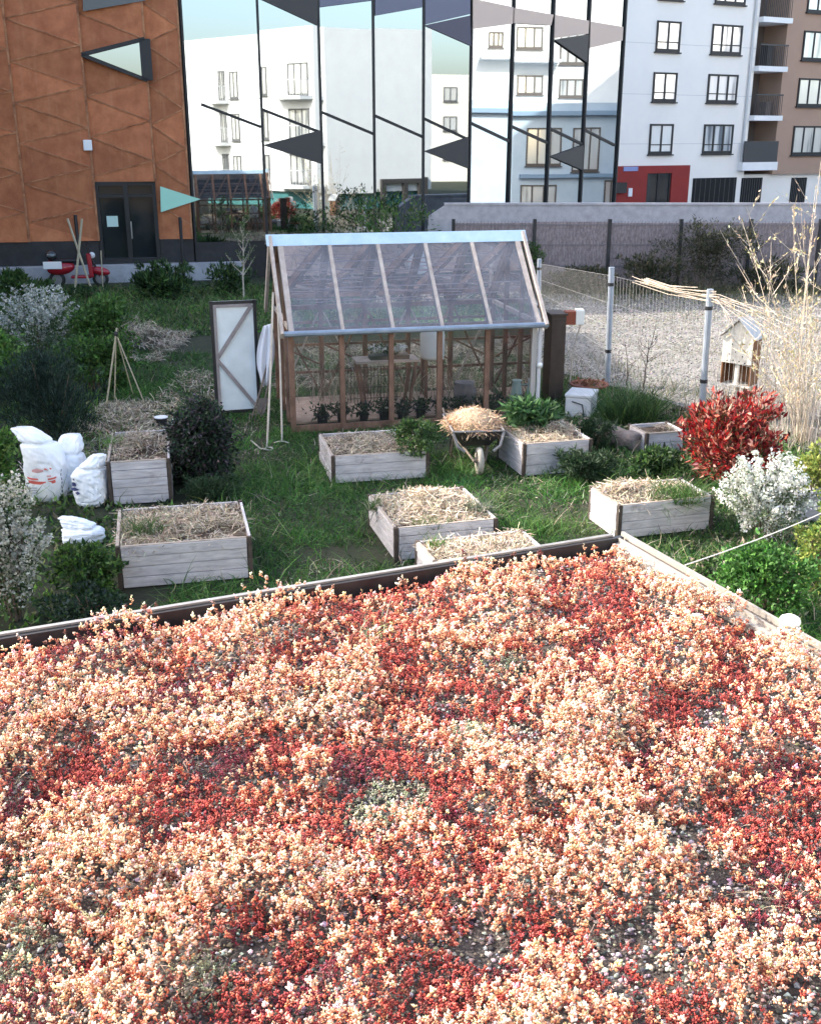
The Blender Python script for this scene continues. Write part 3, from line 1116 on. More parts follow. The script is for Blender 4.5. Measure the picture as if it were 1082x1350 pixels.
def roof_xy(n):
    u = RNG.uniform(.09, RLU - .05, n)
    v = RNG.uniform(.08, RLV - .05, n)
    x = RC.x + E1.x * u + E2.x * v
    y = RC.y + E1.y * u + E2.y * v
    return u, v, x, y


def viewmask(x, y, mx=.55):
    return (np.abs(x) < .43 * y + mx) & (y > 1.45)


def anchors(x, y, lst):
    a = np.zeros_like(x)
    for px_, py_, r in lst:
        q = G(px_, py_, 2.47)
        d = np.hypot(x - q.x, y - q.y) / r
        a = np.maximum(a, np.clip(1.6 - d, 0, 1))
    return a


BURG = [(20, 1060, .16), (1060, 1040, .17), (350, 1290, .2), (1040, 950, .14), (980, 1215, .13), (240, 915, .2), (300, 1010, .16), (470, 1010, .12), (880, 1010, .16), (130, 860, .18), (60, 1330, .12)]
GRAV = [(925, 1130, .13), (905, 1100, .10), (850, 1250, .12), (960, 770, .10), (1075, 1330, .1), (550, 800, .07), (940, 940, .09), (830, 1300, .07), (900, 745, .08), (990, 820, .07), (640, 1230, .07), (330, 1250, .06), (700, 960, .08), (100, 815, .1), (20, 828, .1), (860, 1080, .07)]
GREY = [(520, 1045, .12), (490, 1060, .09), (670, 880, .09), (40, 1260, .10), (10, 1160, .1), (620, 960, .1), (270, 1280, .08)]
CREAMA = [(420, 960, .3), (330, 990, .24), (60, 980, .26), (180, 1070, .3), (980, 1130, .2), (1050, 1190, .2), (850, 1160, .2), (480, 880, .25), (820, 900, .3), (660, 1080, .25), (130, 1330, .2), (390, 1190, .25), (250, 1220, .25), (1000, 1000, .2), (700, 830, .3), (620, 760, .25), (330, 790, .25), (150, 870, .2)]
REDA = [(760, 770, .25), (300, 850, .25), (560, 1000, .25), (780, 1230, .25), (520, 1220, .25), (880, 850, .25), (200, 790, .2), (1040, 890, .2), (430, 760, .2), (740, 940, .25), (960, 1290, .2), (420, 1310, .25), (620, 1290, .2)]


def fields(x, y):
    c = .5 + 1.25 * (nA.fbm(x, y, .32, 3) - .5) * .62 + 1.5 * (nE.fbm(x, y, .13, 3) - .5) * .66 + .05 * anchors(x, y, CREAMA) - .05 * anchors(x, y, REDA)
    gr = np.maximum(np.clip(anchors(x, y, GRAV) * 1.1 + (nE.fbm(x + 5, y, .07, 2) - .62) * 1.6, 0, 1), np.clip((nB.fbm(x, y, .16, 3) - .735) * 9, 0, 1))
    bg = np.clip(anchors(x, y, BURG) * .9 + (nE.fbm(x + 9, y, .08, 2) - .6) * 1.6, 0, 1)
    bg = np.maximum(bg, np.clip((nC.fbm(x, y, .22, 3) - .70) * 9, 0, 1))
    gy = anchors(x, y, GREY)
    mound = nD.fbm(x, y, .16, 3)
    return c, gr, bg, gy, mound


NS = 158000
u, v, x, y = roof_xy(NS)
dens_out = RNG.random(NS) < .12
inview = viewmask(x, y)
k = inview | (dens_out & (y > .2))
u, v, x, y, inview = u[k], v[k], x[k], y[k], inview[k]
c, gr, bg, gy, mound = fields(x, y)
t = c + RNG.normal(0, .075, len(x))
edge = np.minimum(np.minimum(u, v), 1) / .14
keep = (gr < .35 + .5 * RNG.random(len(x)) ** 2) & (RNG.random(len(x)) < .6 + edge)
# thinner with distance: sprigs blend into fewer, slightly larger ones
keep &= RNG.random(len(x)) < np.clip(1.35 - .16 * y, .45, 1.0)
x, y, c, bg, gy, mound, t, edge = [a[keep] for a in (x, y, c, bg, gy, mound, t, edge)]
n = len(x)
typ = np.full(n, 1)                     # 0 cream 1 peach 2 orange 3 red 4 burgundy 5 grey green
typ[t > .595] = 0
typ[t < .505] = 2
typ[t < .432] = 3
r_ = RNG.random(n)
typ[(bg > .35 + .4 * r_)] = 4
typ[(gy > .35 + .4 * r_)] = 5
H0 = np.array([.050, .043, .036, .030, .020, .016])[typ]
mound = np.clip((mound - .5) * 2.0 + .5, 0, 1.2)
hh = H0 * (.35 + 1.45 * mound) * (.7 + .6 * RNG.random(n)) + np.clip(c - .42, 0, .3) * .36 * (.45 + mound)
hh[typ >= 4] *= .6
hh *= np.clip(edge * .14 / .26, .62, 1)
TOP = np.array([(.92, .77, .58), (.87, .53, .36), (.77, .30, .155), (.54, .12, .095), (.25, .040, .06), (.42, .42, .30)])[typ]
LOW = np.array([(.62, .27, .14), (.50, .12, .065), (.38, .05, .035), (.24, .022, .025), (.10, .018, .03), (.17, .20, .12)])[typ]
old = RNG.random(n) < .10
TOP = np.where(old[:, None], np.array([.20, .055, .04]), TOP)
LOW = np.where(old[:, None], np.array([.09, .03, .025]), LOW)
TOP = np.clip(TOP * (1 + RNG.normal(0, .22, (n, 1))) * (1 + RNG.normal(0, .09, (n, 3))), .01, .92)
hue = RNG.random((n, 1))
TOP = np.where((hue > .88) & (typ[:, None] < 2), TOP * np.array([.95, 1.05, .85]) + np.array([0, .03, .02]), TOP)
TOP = np.where((hue < .12) & (typ[:, None] < 3), np.clip(TOP * np.array([1.05, .8, 1.1]), 0, .92), TOP)
far = np.clip((y - 2.2) / 3, 0, 1)
K = 9
axis = norm(np.stack([RNG.normal(0, .42, n), RNG.normal(0, .42, n), np.ones(n)], 1))
spr = .006 + .040 * RNG.random(n) ** 1.6
a1 = norm(np.cross(axis, np.tile(np.array([.3, .9, .1]), (n, 1))))
a2 = np.cross(axis, a1)
base = np.stack([x, y, np.full(n, 2.43)], 1)
size = (.0048 + .0058 * RNG.random(n) ** 1.4) * (1 + .2 * far) * np.array([1.12, 1.05, .95, .88, .8, .8])[typ]
kk = np.arange(K)
phi = kk[None] * 2.4 + RNG.random((n, 1)) * 6.28
s_ = kk[None] / (K - 1) + RNG.normal(0, .05, (n, K))       # 0 low on the stem, 1 tip
polar = 1.62 - 1.35 * np.clip(s_, 0, 1)
rad = (np.cos(phi) * np.sin(polar))[..., None] * a1[:, None] + (np.sin(phi) * np.sin(polar))[..., None] * a2[:, None] + np.cos(polar)[..., None] * axis[:, None]
rad = norm(rad + RNG.normal(0, .26, rad.shape))
stemlen = np.minimum(hh, spr)[:, None] * (.25 + .75 * np.clip(s_, 0, 1)) + (hh - np.minimum(hh, spr))[:, None]
cen = base[:, None] + axis[:, None] * stemlen[..., None]
Ls = size[:, None] * (1.25 - .25 * s_) * np.clip(1 + RNG.normal(0, .28, (n, K)), .35, 1.9)
side = norm(np.cross(rad, np.array([.21, .37, .9])))
upv = np.cross(rad, side)
Wd = Ls * .31
P0 = cen + rad * (Ls * .10)[..., None]
P4 = cen + rad * (Ls * 1.15)[..., None]
ring = []
for j in range(4):
    aa = 2 * math.pi * j / 4
    ring.append(cen + rad * (Ls * .62)[..., None] + (side * math.cos(aa) + upv * math.sin(aa)) * Wd[..., None])
vv = np.stack([P0, ring[0], ring[1], ring[2], ring[3], P4], 2).reshape(-1, 3)
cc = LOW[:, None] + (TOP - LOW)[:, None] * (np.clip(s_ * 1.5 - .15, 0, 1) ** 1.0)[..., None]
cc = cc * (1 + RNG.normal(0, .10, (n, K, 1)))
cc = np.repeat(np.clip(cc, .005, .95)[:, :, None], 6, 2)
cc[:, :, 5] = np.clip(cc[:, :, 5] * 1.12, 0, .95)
ff = np.array([(0, 2, 1), (0, 3, 2), (0, 4, 3), (0, 1, 4), (5, 1, 2), (5, 2, 3), (5, 3, 4), (5, 4, 1)])
ff = (np.arange(n * K) * 6)[:, None, None] + ff[None]
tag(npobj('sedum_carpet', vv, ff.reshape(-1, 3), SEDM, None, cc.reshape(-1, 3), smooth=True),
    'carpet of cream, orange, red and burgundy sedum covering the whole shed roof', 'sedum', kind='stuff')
print('sprigs', n)
# curved bare stems between the sprigs
i_ = RNG.choice(n, 9000, replace=False)
tag(blades('sedum_stems', base[i_], norm(axis[i_] + RNG.normal(0, .5, (len(i_), 3)) * [1, 1, .2]), np.minimum(hh[i_], .045) * (.8 + .5 * RNG.random(len(i_))), .0024, [(.60, .42, .32), (.45, .12, .08), (.30, .07, .05), (.62, .50, .40)], .5, taper=False),
    'thin curled sedum stems among the heads on the shed roof', 'sedum stems', kind='stuff')
# substrate stones
u, v, x, y = roof_xy(120000)
k = viewmask(x, y)
x, y = x[k], y[k]
c, gr, bg, gy, mound = fields(x, y)
k = (gr > .2) | (RNG.random(len(x)) < .6)
x, y = x[k], y[k]
tag(pebbles('roof_gravel', np.stack([x, y, 2.424 + .006 * RNG.random(len(x))], 1), (.0045 + .0075 * RNG.random(len(x)) ** 2),
            [(.33, .32, .31), (.20, .19, .19), (.48, .46, .44), (.08, .08, .08), (.28, .22, .19)], .35),
    'grey mineral gravel showing in the gaps of the roof planting', 'gravel', kind='stuff')

# grasses on the roof
for px_, py_, lab, nb, cols, hgt in ((490, 838, 'grey green grass tuft near the rear of the sedum roof', 60, [(.34, .38, .24), (.45, .50, .22), (.22, .27, .16)], .10),
                                     (135, 1215, 'yellow green grass sprays at the lower left of the sedum roof', 14, [(.42, .46, .14), (.5, .5, .24)], .10),
                                     (195, 1220, 'pale arching grass sprays right of the yellow green ones on the roof', 8, [(.55, .52, .30), (.45, .48, .2)], .11),
                                     (60, 1170, 'thin grass wisps by the left border of the sedum roof', 9, [(.45, .48, .2)], .13),
                                     (1020, 1180, 'dry grass wisps at the right of the sedum roof', 9, [(.5, .42, .28)], .12)):
    q = G(px_, py_, 2.45)
    o = thing('grass_tuft', lab, 'grass tuft', q)
    c_ = np.stack([RNG.normal(0, .025, nb), RNG.normal(0, .025, nb), np.full(nb, -.02)], 1)
    blades('blades', c_, rand_dirs(nb, 1.6), hgt * 1.35 * (.5 + .8 * RNG.random(nb)), (.0062 if nb > 30 else .0036), cols, .6, o, seg=5)

# ------------------------------------------------------------------ planter boxes
PLANK = pm('whitewashed_planks', (.33, .31, .32), .85, col2=(.58, .555, .56), scale=5, stretch=(.7, .7, 5), bump=.5, bscale=14, detail=8)
_nt = PLANK.node_tree
_b = _nt.nodes['Principled BSDF']
_src = _b.inputs['Base Color'].links[0].from_socket
_tc = _nt.nodes.new('ShaderNodeTexCoord')
_oi = _nt.nodes.new('ShaderNodeObjectInfo')
_va = _nt.nodes.new('ShaderNodeVectorMath')
_va.operation = 'ADD'
_nt.links.new(_tc.outputs['Object'], _va.inputs[0])
_nt.links.new(_oi.outputs['Location'], _va.inputs[1])
_n = _nt.nodes.new('ShaderNodeTexNoise')
_n.inputs['Scale'].default_value = 3.4
_n.inputs['Detail'].default_value = 9
_n.inputs['Roughness'].default_value = .72
_nt.links.new(_va.outputs[0], _n.inputs['Vector'])
_m2 = _nt.nodes.new('ShaderNodeMix')
_m2.data_type = 'RGBA'
_mr = _nt.nodes.new('ShaderNodeMapRange')
_mr.inputs['From Min'].default_value = .56
_mr.inputs['From Max'].default_value = .72
_mr.inputs['To Max'].default_value = .75
_nt.links.new(_n.outputs[0], _mr.inputs[0])
_nt.links.new(_mr.outputs[0], _m2.inputs[0])
_nt.links.new(_src, _m2.inputs[6])
_m2.inputs[7].default_value = (.13, .105, .085, 1)
_nt.links.new(_m2.outputs[2], _b.inputs['Base Color'])
POSTM = pm('weathered_post', (.030, .022, .018), .85, col2=(.085, .065, .052), scale=8)
EARTH = pm('planter_earth', (.05, .036, .025), 1, col2=(.12, .085, .06), scale=8, bump=1)
RAIL = pm('weathered_rail', (.26, .21, .17), .85, col2=(.40, .35, .30), scale=6)
BEDS = []
RUSTYS = pm('screw_rust', (.16, .10, .07), .6, metal=.4)


def straw_patch(parent, x0, x1, y0, y1, z, nst, mound=.08, cols=STRAW, name='straw_mulch', L=.14, W=.008, cx=.5, cy=.5):
    px_ = RNG.uniform(x0, x1, nst)
    py_ = RNG.uniform(y0, y1, nst)
    fx, fy = (px_ - x0) / (x1 - x0), (py_ - y0) / (y1 - y0)
    hgt = mound * np.exp(-((fx - cx) ** 2 + (fy - cy) ** 2) / .12) * (.6 + .8 * nA(px_ + 3 * z, py_, .22)) + .03 * nB(px_, py_, .1)
    c_ = np.stack([px_, py_, z + hgt * (.5 + .6 * RNG.random(nst))], 1)
    d_ = norm(rand_dirs(nst) * np.array([1, 1, .38]))
    kp = RNG.random(nst) < np.clip((nE.fbm(px_ * 1.3 + z * 7, py_, .34, 3) - .30) * 3.2, .06, 1)
    c_, d_ = c_[kp], d_[kp]
    nst = len(c_)
    o = blades(name, c_ - d_ * L * .4, d_, L * (.5 + .9 * RNG.random(nst)), W, cols, .35, parent, seg=2, jit=.2, mat=STRAWM, taper=False)
    o['kind'] = 'stuff'
    return o


def planter(label, tl, tr, back, h, seed, straw=2600, mound=.09, boards=4, cols=STRAW, dz=0, depth=None, base_px=None, cx=.5, cy=.5):
    """raised bed from its front-left, front-right and back-left rim corners"""
    A_, B_, C_ = G(*tl, h), G(*tr, h), G(*back, h)
    yaw = math.atan2(B_.y - A_.y, B_.x - A_.x)
    wd = (B_ - A_).length
    dp = depth or abs((C_ - A_).dot(Vector((-math.sin(yaw), math.cos(yaw), 0))))
    t_ = thing('raised_planter', label, 'planter', (A_.x, A_.y, 0), yaw, 'whitewashed raised planters')
    g = random.Random(seed)
    th = .028
    bh = (h - .02) / boards
    def wallb(nm, sx, horizontal):
        m = MB()
        for i in range(boards):
            z0, z1 = .015 + bh * i + .004, .015 + bh * (i + 1) - .002
            j = g.uniform(-.008, .006)
            if horizontal:
                m.box(.05, wd - .05, sx + j, sx + th + j, z0, z1)
            else:
                m.box(sx + j, sx + th + j, .05, dp - .05, z0, z1)
        return m.build(nm, PLANK, t_, bevel=.004)
    wallb('front_boards', 0, True)
    wallb('back_boards', dp - th, True)
    wallb('side_boards', 0, False)
    wallb('side_boards', wd - th, False)
    for ax in (0, wd - .05):
        for ay in (0, dp - .05):
            MB().box(ax - .004 + (.012 if ax else 0), ax + .042 + (.012 if ax else 0), ay - .010 + (.018 if ay else 0), ay + .038 + (.018 if ay else 0), 0, h + .006).build('corner_post', POSTM, t_, bevel=.004)
    m = MB()
    for i in range(boards):
        zz = .015 + bh * (i + .5)
        for sx_ in (.025, wd - .025):
            m.lathe([(0, .0), (.006, .0)], 6) if False else m.ball((sx_, -.007, zz + g.uniform(-.02, .02)), (.006, .003, .006), 6, 4)
    m.build('screw', RUSTYS, t_)
    m = MB()
    m.box(.052, wd - .052, .004, .034, h - .019, h + .004)
    m.box(.004, .034, .052, dp - .052, h - .019, h + .004)
    m.build('rim_lath', RAIL, t_)
    MB().box(th + .004, wd - th - .004, th + .004, dp - th - .004, .02, h - .06).build('earth', EARTH, t_)
    if straw:
        straw_patch(t_, .03, wd - .03, .07, dp + .01, h - .04, int(straw * 1.15), mound, cols, cx=cx, cy=cy)
    BEDS.append((t_, wd, dp, yaw))
    return t_, wd, dp


p1, w1, d1 = planter('whitewashed planter nearest the bottom left, straw covered with a grass tuft', (152, 722), (331, 708), (140, 672), .48, 1, 5200, .05, 4, DRY + STRAW[:2])
p2, w2, d2 = planter('whitewashed planter beside the white sacks, topped with dull straw', (140, 610), (224, 605), (134, 570), .59, 2, 2600, .10, 5, DRY)
p3, w3, d3 = planter('whitewashed planter in front of the greenhouse with loose straw and a green bush', (437, 602), (566, 594), (406, 572), .40, 3, 3000, .04, 3, DRY + STRAW[:1])
p4, w4, d4 = planter('whitewashed planter heaped with bright straw just behind the roof edge', (520, 697), (656, 684), (472, 653), .40, 4, 3600, .14, 4, STRAW, cx=.5, cy=.6)
p5, w5, d5 = planter('whitewashed planter mostly hidden behind the roof edge, pale straw on top', (572, 741), (720, 724), (556, 712), .40, 5, 2400, .04, 4, STRAW)
p6, w6, d6 = planter('whitewashed planter right of the wheelbarrow with straw and leafy greens', (690, 586), (781, 579), (657, 562), .48, 6, 2600, .12, 3, STRAW + DRY[:1], cx=.75, cy=.7)
p7, w7, d7 = planter('whitewashed planter right behind the roof corner, half straw and half grass', (816, 667), (942, 654), (748, 644), .43, 7, 1900, .14, 4, STRAW, cx=.3, cy=.7)
# small pale box further back
p8, w8, d8 = planter('small pale planter box beside the red shrub with bare twigs', (852, 572), (905, 568), (846, 563), .33, 8, 300, .02, 2, DRY, depth=.6)


def depth_of(q):
    return q.y * CP + (CAMH - q.z) * SP


def bushpx(name, label, px_, py_, wpx, top, n, L, W, cols, z=0.0, dy=.5, **kw):
    q = G(px_, py_, z)
    mpp = depth_of(q) / FOC
    rx = wpx / 2 * mpp
    ry = kw.pop('ry', rx * .8)
    hz = V(px_, top, q.y + ry * dy).z - z
    return bush(name, label, (q.x, q.y + ry * dy, z), rx, max(.05, hz * .56), n, L, W, cols, ry=ry, **kw)


# ------------------------------------------------------------------ plants in and round the planters
def tuft(label, px_, py_, z, n_, hgt, spread, cols, name='grass_clump', cat='grass clump', W=.011, bend=.45, lean=1.4):
    q = G(px_, py_, z)
    o = thing(name, label, cat, q)
    r = RNG.random(n_) ** .5 * spread
    a = RNG.random(n_) * 6.28
    c_ = np.stack([r * np.cos(a), r * np.sin(a) * .7, np.full(n_, -.03)], 1)
    blades('blades', c_, rand_dirs(n_, lean), hgt * (.5 + .7 * RNG.random(n_)), W, cols, bend, o, seg=3)
    return o


tuft('green grass tuft growing in the planter nearest the bottom left', 190, 703, .45, 260, .30, .20, GREEN + [(.10, .16, .05)])
tuft('green tuft at the back corner of the planter by the sacks', 150, 585, .57, 120, .22, .14, BRIGHT)
tuft('grass at the left corner of the straw heaped planter behind the roof edge', 495, 668, .38, 150, .22, .13, GREEN + DRY[:1])
tuft('green grass at the front rim of the straw heaped planter', 565, 690, .38, 160, .16, .22, GREEN + DRY[:1])
tuft('grey green herb clump at the right end of the straw heaped planter', 632, 672, .38, 260, .24, .17, [(.13, .17, .11), (.18, .21, .15), (.09, .13, .07)])
tuft('grass in the corner of the planter half hidden by the roof edge', 575, 720, .38, 120, .2, .10, BRIGHT)
tuft('tall green grass filling the right half of the planter by the roof corner', 893, 655, .41, 520, .34, .34, GREEN + BRIGHT[:1])
tuft('bright green weed sprouting on the lawn before the wheelbarrow', 612, 640, 0, 120, .22, .14, [(.06, .22, .08), (.05, .15, .05)])
tuft('rough grass clump right of the straw heaped planter', 700, 700, 0, 380, .30, .4, GREEN + BRIGHT)
tuft('long grass left of the planter by the roof corner', 745, 700, 0, 300, .28, .35, GREEN + BRIGHT)
bushpx('herb_bush', 'dark green bush spilling over the planter in front of the greenhouse', 552, 602, 78, 556, 2600, .05, .022, DARKG + GREEN, z=.34, seed=31, up=.3)
bushpx('kale_plant', 'leafy green kale heap lying on the planter right of the wheelbarrow', 700, 568, 74, 528, 700, .17, .06, [(.04, .10, .035), (.06, .14, .05), (.10, .19, .08)], cat='plant', z=.44, seed=32, up=.05, spread=.9)
bushpx('round_bush', 'round dark bush with purplish leaves between the two left planters', 265, 646, 112, 540, 11000, .06, .034, [(.014, .028, .016), (.03, .026, .03), (.024, .05, .024), (.03, .06, .03), (.09, .075, .085)], seed=33, up=-.1, lumps=34)
bushpx('creeping_juniper', 'low feathery juniper at the foot of the round dark bush', 272, 668, 92, 634, 2400, .08, .016, DARKG + [(.035, .06, .03)], seed=34, up=.3)
bushpx('creeping_juniper', 'spreading dark juniper left of the planter by the roof corner', 775, 640, 88, 596, 2600, .09, .018, DARKG + [(.04, .065, .035)], seed=35, up=.35)
bushpx('creeping_juniper', 'dark juniper mound right behind the leafy planter, by the log', 785, 600, 66, 553, 2200, .085, .018, DARKG, seed=36, up=.35)
tuft('tall grassy clump standing behind the log', 830, 556, 0, 900, .75, .45, DARKG + GREEN, W=.018, bend=.35, lean=2)
bushpx('nettle_patch', 'weedy green patch left of the red shrub', 866, 640, 90, 596, 1600, .09, .04, GREEN + DARKG, cat='plant', seed=37, up=.5)

# red photinia
bushpx('photinia_shrub', 'glowing red leaved shrub below the bird house', 970, 646, 158, 532, 4800, .105, .036,
       [(.34, .015, .018), (.46, .03, .03), (.16, .012, .018), (.24, .08, .05), (.55, .13, .09), (.07, .05, .025), (.10, .02, .02), (.62, .34, .26)], seed=39, up=.9, spread=.6, lumps=22, jit=.25, slope=.13)


def white_sprays(cols, n_, hz, rx, L=.035, nsp=70, seed=3, rz=.5):
    def f(t_):
        g = np.random.default_rng(seed)
        cs, ds = [], []
        for i in range(nsp):
            a = g.random() * 6.28
            e = g.random()
            tip = np.array([math.cos(a) * rx * (1.0 - .5 * e), math.sin(a) * rx * .8 * (1 - .5 * e), hz * (.55 + .55 * e)])
            st = tip * np.array([.3, .3, .12 + .33 * e])
            m_ = n_ // nsp
            s = g.random((m_, 1)) ** .8
            p = st + (tip - st) * s + np.array([0, 0, 1]) * (.12 * hz * np.sin(s * 3.1)) + g.normal(0, .018, (m_, 3))
            cs.append(p)
        c_ = np.concatenate(cs)
        d_ = rand_dirs(len(c_), .3)
        foliage('blossom', c_, d_, L * (.6 + .7 * g.random(len(c_))), L * .8, cols, t_, .12)
    return f


WHITEB = [(.78, .78, .74), (.62, .63, .58), (.80, .80, .78), (.45, .48, .40)]
bushpx('spirea_bush', 'white flowering spirea bush beside the roof corner, in sunlight', 1010, 722, 130, 622, 2200, .045, .02, [(.10, .14, .07), (.20, .24, .14), (.06, .09, .05)], cat='flowering shrub', seed=41,
       extra=white_sprays(WHITEB, 5200, .95, .62, .038, 110, 5))
bushpx('spirea_bush', 'white flowering spirea far left among the green shrubs', 45, 470, 130, 410, 1600, .07, .03, GREEN + [(.12, .13, .10)], cat='flowering shrub', seed=42,
       extra=white_sprays([(.60, .60, .55), (.42, .42, .38), (.68, .68, .62), (.3, .32, .26)], 3600, 1.35, 1.15, .058, 100, 6))
bushpx('spirea_bush', 'white flecked flowering bush at the lower left border, below the sacks', 12, 826, 118, 648, 3000, .05, .022, DARKG + GREEN, cat='flowering shrub', seed=43,
       extra=white_sprays([(.58, .58, .52), (.40, .40, .35), (.66, .64, .56), (.26, .27, .2)], 5200, 1.35, .46, .036, 130, 7))
bushpx('leafy_shrub', 'sunlit yellow green shrub at the right border above the white bush', 1078, 690, 80, 590, 1500, .06, .035, [(.24, .30, .06), (.34, .36, .10), (.14, .2, .05)], seed=44, up=.6)
bushpx('leafy_shrub', 'yellow green leafy shrub at the right border below the white bush', 1075, 785, 70, 668, 1300, .055, .034, [(.22, .28, .06), (.30, .34, .09), (.10, .18, .04)], seed=45, up=.5)
bushpx('leafy_shrub', 'fresh green leafy shrub right of the roof edge', 1010, 830, 150, 722, 4200, .055, .032, [(.06, .17, .03), (.09, .22, .045), (.04, .11, .025)], seed=46, up=.4, lumps=16)
bushpx('leafy_shrub', 'low dark green ground shrub close to the cable at the roof edge', 935, 775, 70, 740, 900, .05, .028, GREEN + DRY[:1], seed=47, up=.4)
# left side shrubs
bushpx('rosemary_bush', 'large dark blue green rosemary bush behind the white sacks', 62, 600, 150, 470, 9000, .10, .012, [(.016, .036, .026), (.028, .052, .04), (.045, .075, .06), (.014, .028, .016)], seed=51, up=1.4, spread=.35, lumps=16)
bushpx('leafy_shrub', 'lush mid green shrub right of the far left spirea', 135, 470, 90, 395, 3600, .10, .05, BRIGHT + GREEN, seed=52, up=.3)
bushpx('leafy_shrub', 'broad green shrub before the far left spirea', 120, 520, 130, 448, 4200, .09, .045, GREEN + BRIGHT[:1], seed=53, up=.3)
bushpx('leafy_shrub', 'bright green shrub cut off by the left border, behind the rosemary', 2, 540, 70, 445, 2600, .09, .045, BRIGHT, seed=54, up=.3)
bushpx('leafy_shrub', 'bright green shrub cut off by the left border, next to the tall sack', 0, 690, 56, 560, 2200, .07, .035, BRIGHT + GREEN[:1], seed=55, up=.3)
bushpx('leafy_shrub', 'low green plants between the crumpled bag and the near planter', 112, 800, 104, 728, 3000, .06, .036, GREEN + BRIGHT[:1] + DARKG[:1], seed=56, up=.3)
bushpx('leafy_shrub', 'dark low plants in the shade at the left of the roof edge', 110, 830, 120, 780, 1800, .05, .025, DARKG + [(.05, .07, .06)], seed=57, up=.5)
bushpx('tall_weeds', 'dark tall weeds in front of the concrete plinth, near the door', 215, 395, 90, 350, 1900, .20, .06, DARKG + GREEN, cat='weeds', seed=58, up=1.2)
bushpx('tall_weeds', 'sprawling weeds at the far left in front of the dark base', 14, 397, 90, 362, 1200, .18, .07, GREEN, cat='weeds', seed=59, up=.8)
bushpx('tall_weeds', 'weeds hiding the wheels of the red scooter', 108, 398, 90, 379, 500, .10, .05, GREEN + DARKG, cat='weeds', seed=77, up=1.)
bushpx('tall_weeds', 'weeds growing right of the concrete plinth near the greenhouse door', 300, 392, 70, 352, 900, .18, .05, DARKG + GREEN, cat='weeds', seed=60, up=1.)
bushpx('background_shrub', 'tall green shrub behind the greenhouse ridge, left of the concrete wall', 512, 374, 128, 262, 1700, .13, .05, GREEN + BRIGHT + [(.20, .22, .13), (.26, .24, .16)], seed=61, up=1., lumps=14)
bushpx('background_shrub', 'thin loose shrub behind the greenhouse before the mirror glass', 418, 374, 80, 284, 650, .13, .05, GREEN + DARKG, seed=62, up=.8, lumps=12)
bushpx('background_shrub', 'olive brambles climbing the fence matting near the right end', 925, 385, 150, 296, 4200, .10, .035, [(.06, .065, .035), (.09, .09, .05), (.045, .05, .03)], seed=63, up=.4, lumps=16, dy=-.2, ry=.5)
bushpx('background_shrub', 'pale green bush in the gap between greenhouse and fence matting', 700, 385, 46, 318, 1200, .12, .045, GREEN + [(.10, .13, .07)], seed=64, up=.7)
for i, (px_, py_, w_, tp) in enumerate(((640, 388, 90, 352), (765, 388, 120, 356), (860, 388, 110, 340), (1020, 388, 130, 345))):
    lab = ('weedy verge at the fence foot, behind the greenhouse ridge', 'weedy verge at the fence foot by the tall steel posts', 'weedy verge under the olive brambles', 'weedy verge at the fence foot behind the willow')[i]
    bushpx('fence_weeds', lab, px_, py_, w_, tp, 1500, .16, .04, [(.07, .08, .045), (.05, .06, .03), (.14, .12, .08)], cat='weeds', seed=70 + i, up=1., ry=.5, stems=3)


# bare dark saplings on the yard edge, sapling by the glass
def bare_tree(label, px_, py_, top, seed, mat, lean=0.0, nb=16, leafcols=None, r0=.022, ns=0, spread=.5, name='young_tree'):
    q = G(px_, py_)
    hz = V(px_, top, q.y).z
    o = thing(name, label, 'tree', q)
    g = random.Random(seed)
    tr = [Vector((lean * s * s * hz + g.uniform(-.02, .02), g.uniform(-.02, .02), hz * s)) for s in [i / 7 for i in range(8)]]
    MB().tube(tr, [r0 * (1 - .8 * i / 7) for i in range(8)], 6).build('trunk', mat, o)
    m = MB()
    tips = []
    for i in range(nb):
        s = g.uniform(.25, .97)
        b0_ = tr[int(s * 7)].lerp(tr[min(7, int(s * 7) + 1)], s * 7 % 1)
        a = g.random() * 6.28
        L = hz * (1.05 - s) * g.uniform(.4, .9) * spread + .1
        d = Vector((math.cos(a), math.sin(a), g.uniform(.5, 1.4))).normalized()
        mid = b0_ + d * L * .5 + Vector((g.uniform(-.03, .03), 0, 0))
        tip = b0_ + d * L + Vector((0, 0, L * .15))
        m.tube([b0_, mid, tip], [r0 * .45, r0 * .3, r0 * .12], 4)
        for j in range(ns):
            f = g.uniform(.3, 1)
            bb = b0_.lerp(tip, f)
            d2 = (d + Vector((g.uniform(-1, 1), g.uniform(-1, 1), g.uniform(-.2, .8)))).normalized()
            m.tube([bb, bb + d2 * L * .35], [r0 * .2, r0 * .08], 3)
        tips.append((b0_, tip))
    m.build('branches', mat, o)
    if leafcols:
        c_ = np.array([list(a_.lerp(b_, g.uniform(.3, 1))) for a_, b_ in tips for _ in range(22)]) + RNG.normal(0, .03, (len(tips) * 22, 3))
        foliage('leaves', c_, rand_dirs(len(c_), .4), .06, .035, leafcols, o)
    return o


DTW = pm('dark_twig', (.05, .04, .035), .9, col2=(.10, .08, .07), scale=10)
bare_tree('bare dark sapling with a forked top on the gravel edge left of the bird house', 848, 512, 428, 1, DTW, .12, 9, None, .02, 2)
bare_tree('thin bare dark sapling close to the tall steel post', 826, 512, 452, 2, DTW, -.1, 7, None, .015, 2)
bare_tree('leaning bare twig tree right of the small pale planter box', 905, 590, 530, 3, DTW, -.15, 6, None, .015, 1)
bare_tree('slim young tree with small leaves before the concrete plinth', 322, 395, 285, 4, TWIG, .04, 22, GREEN + [(.12, .16, .08)], .03, 1)

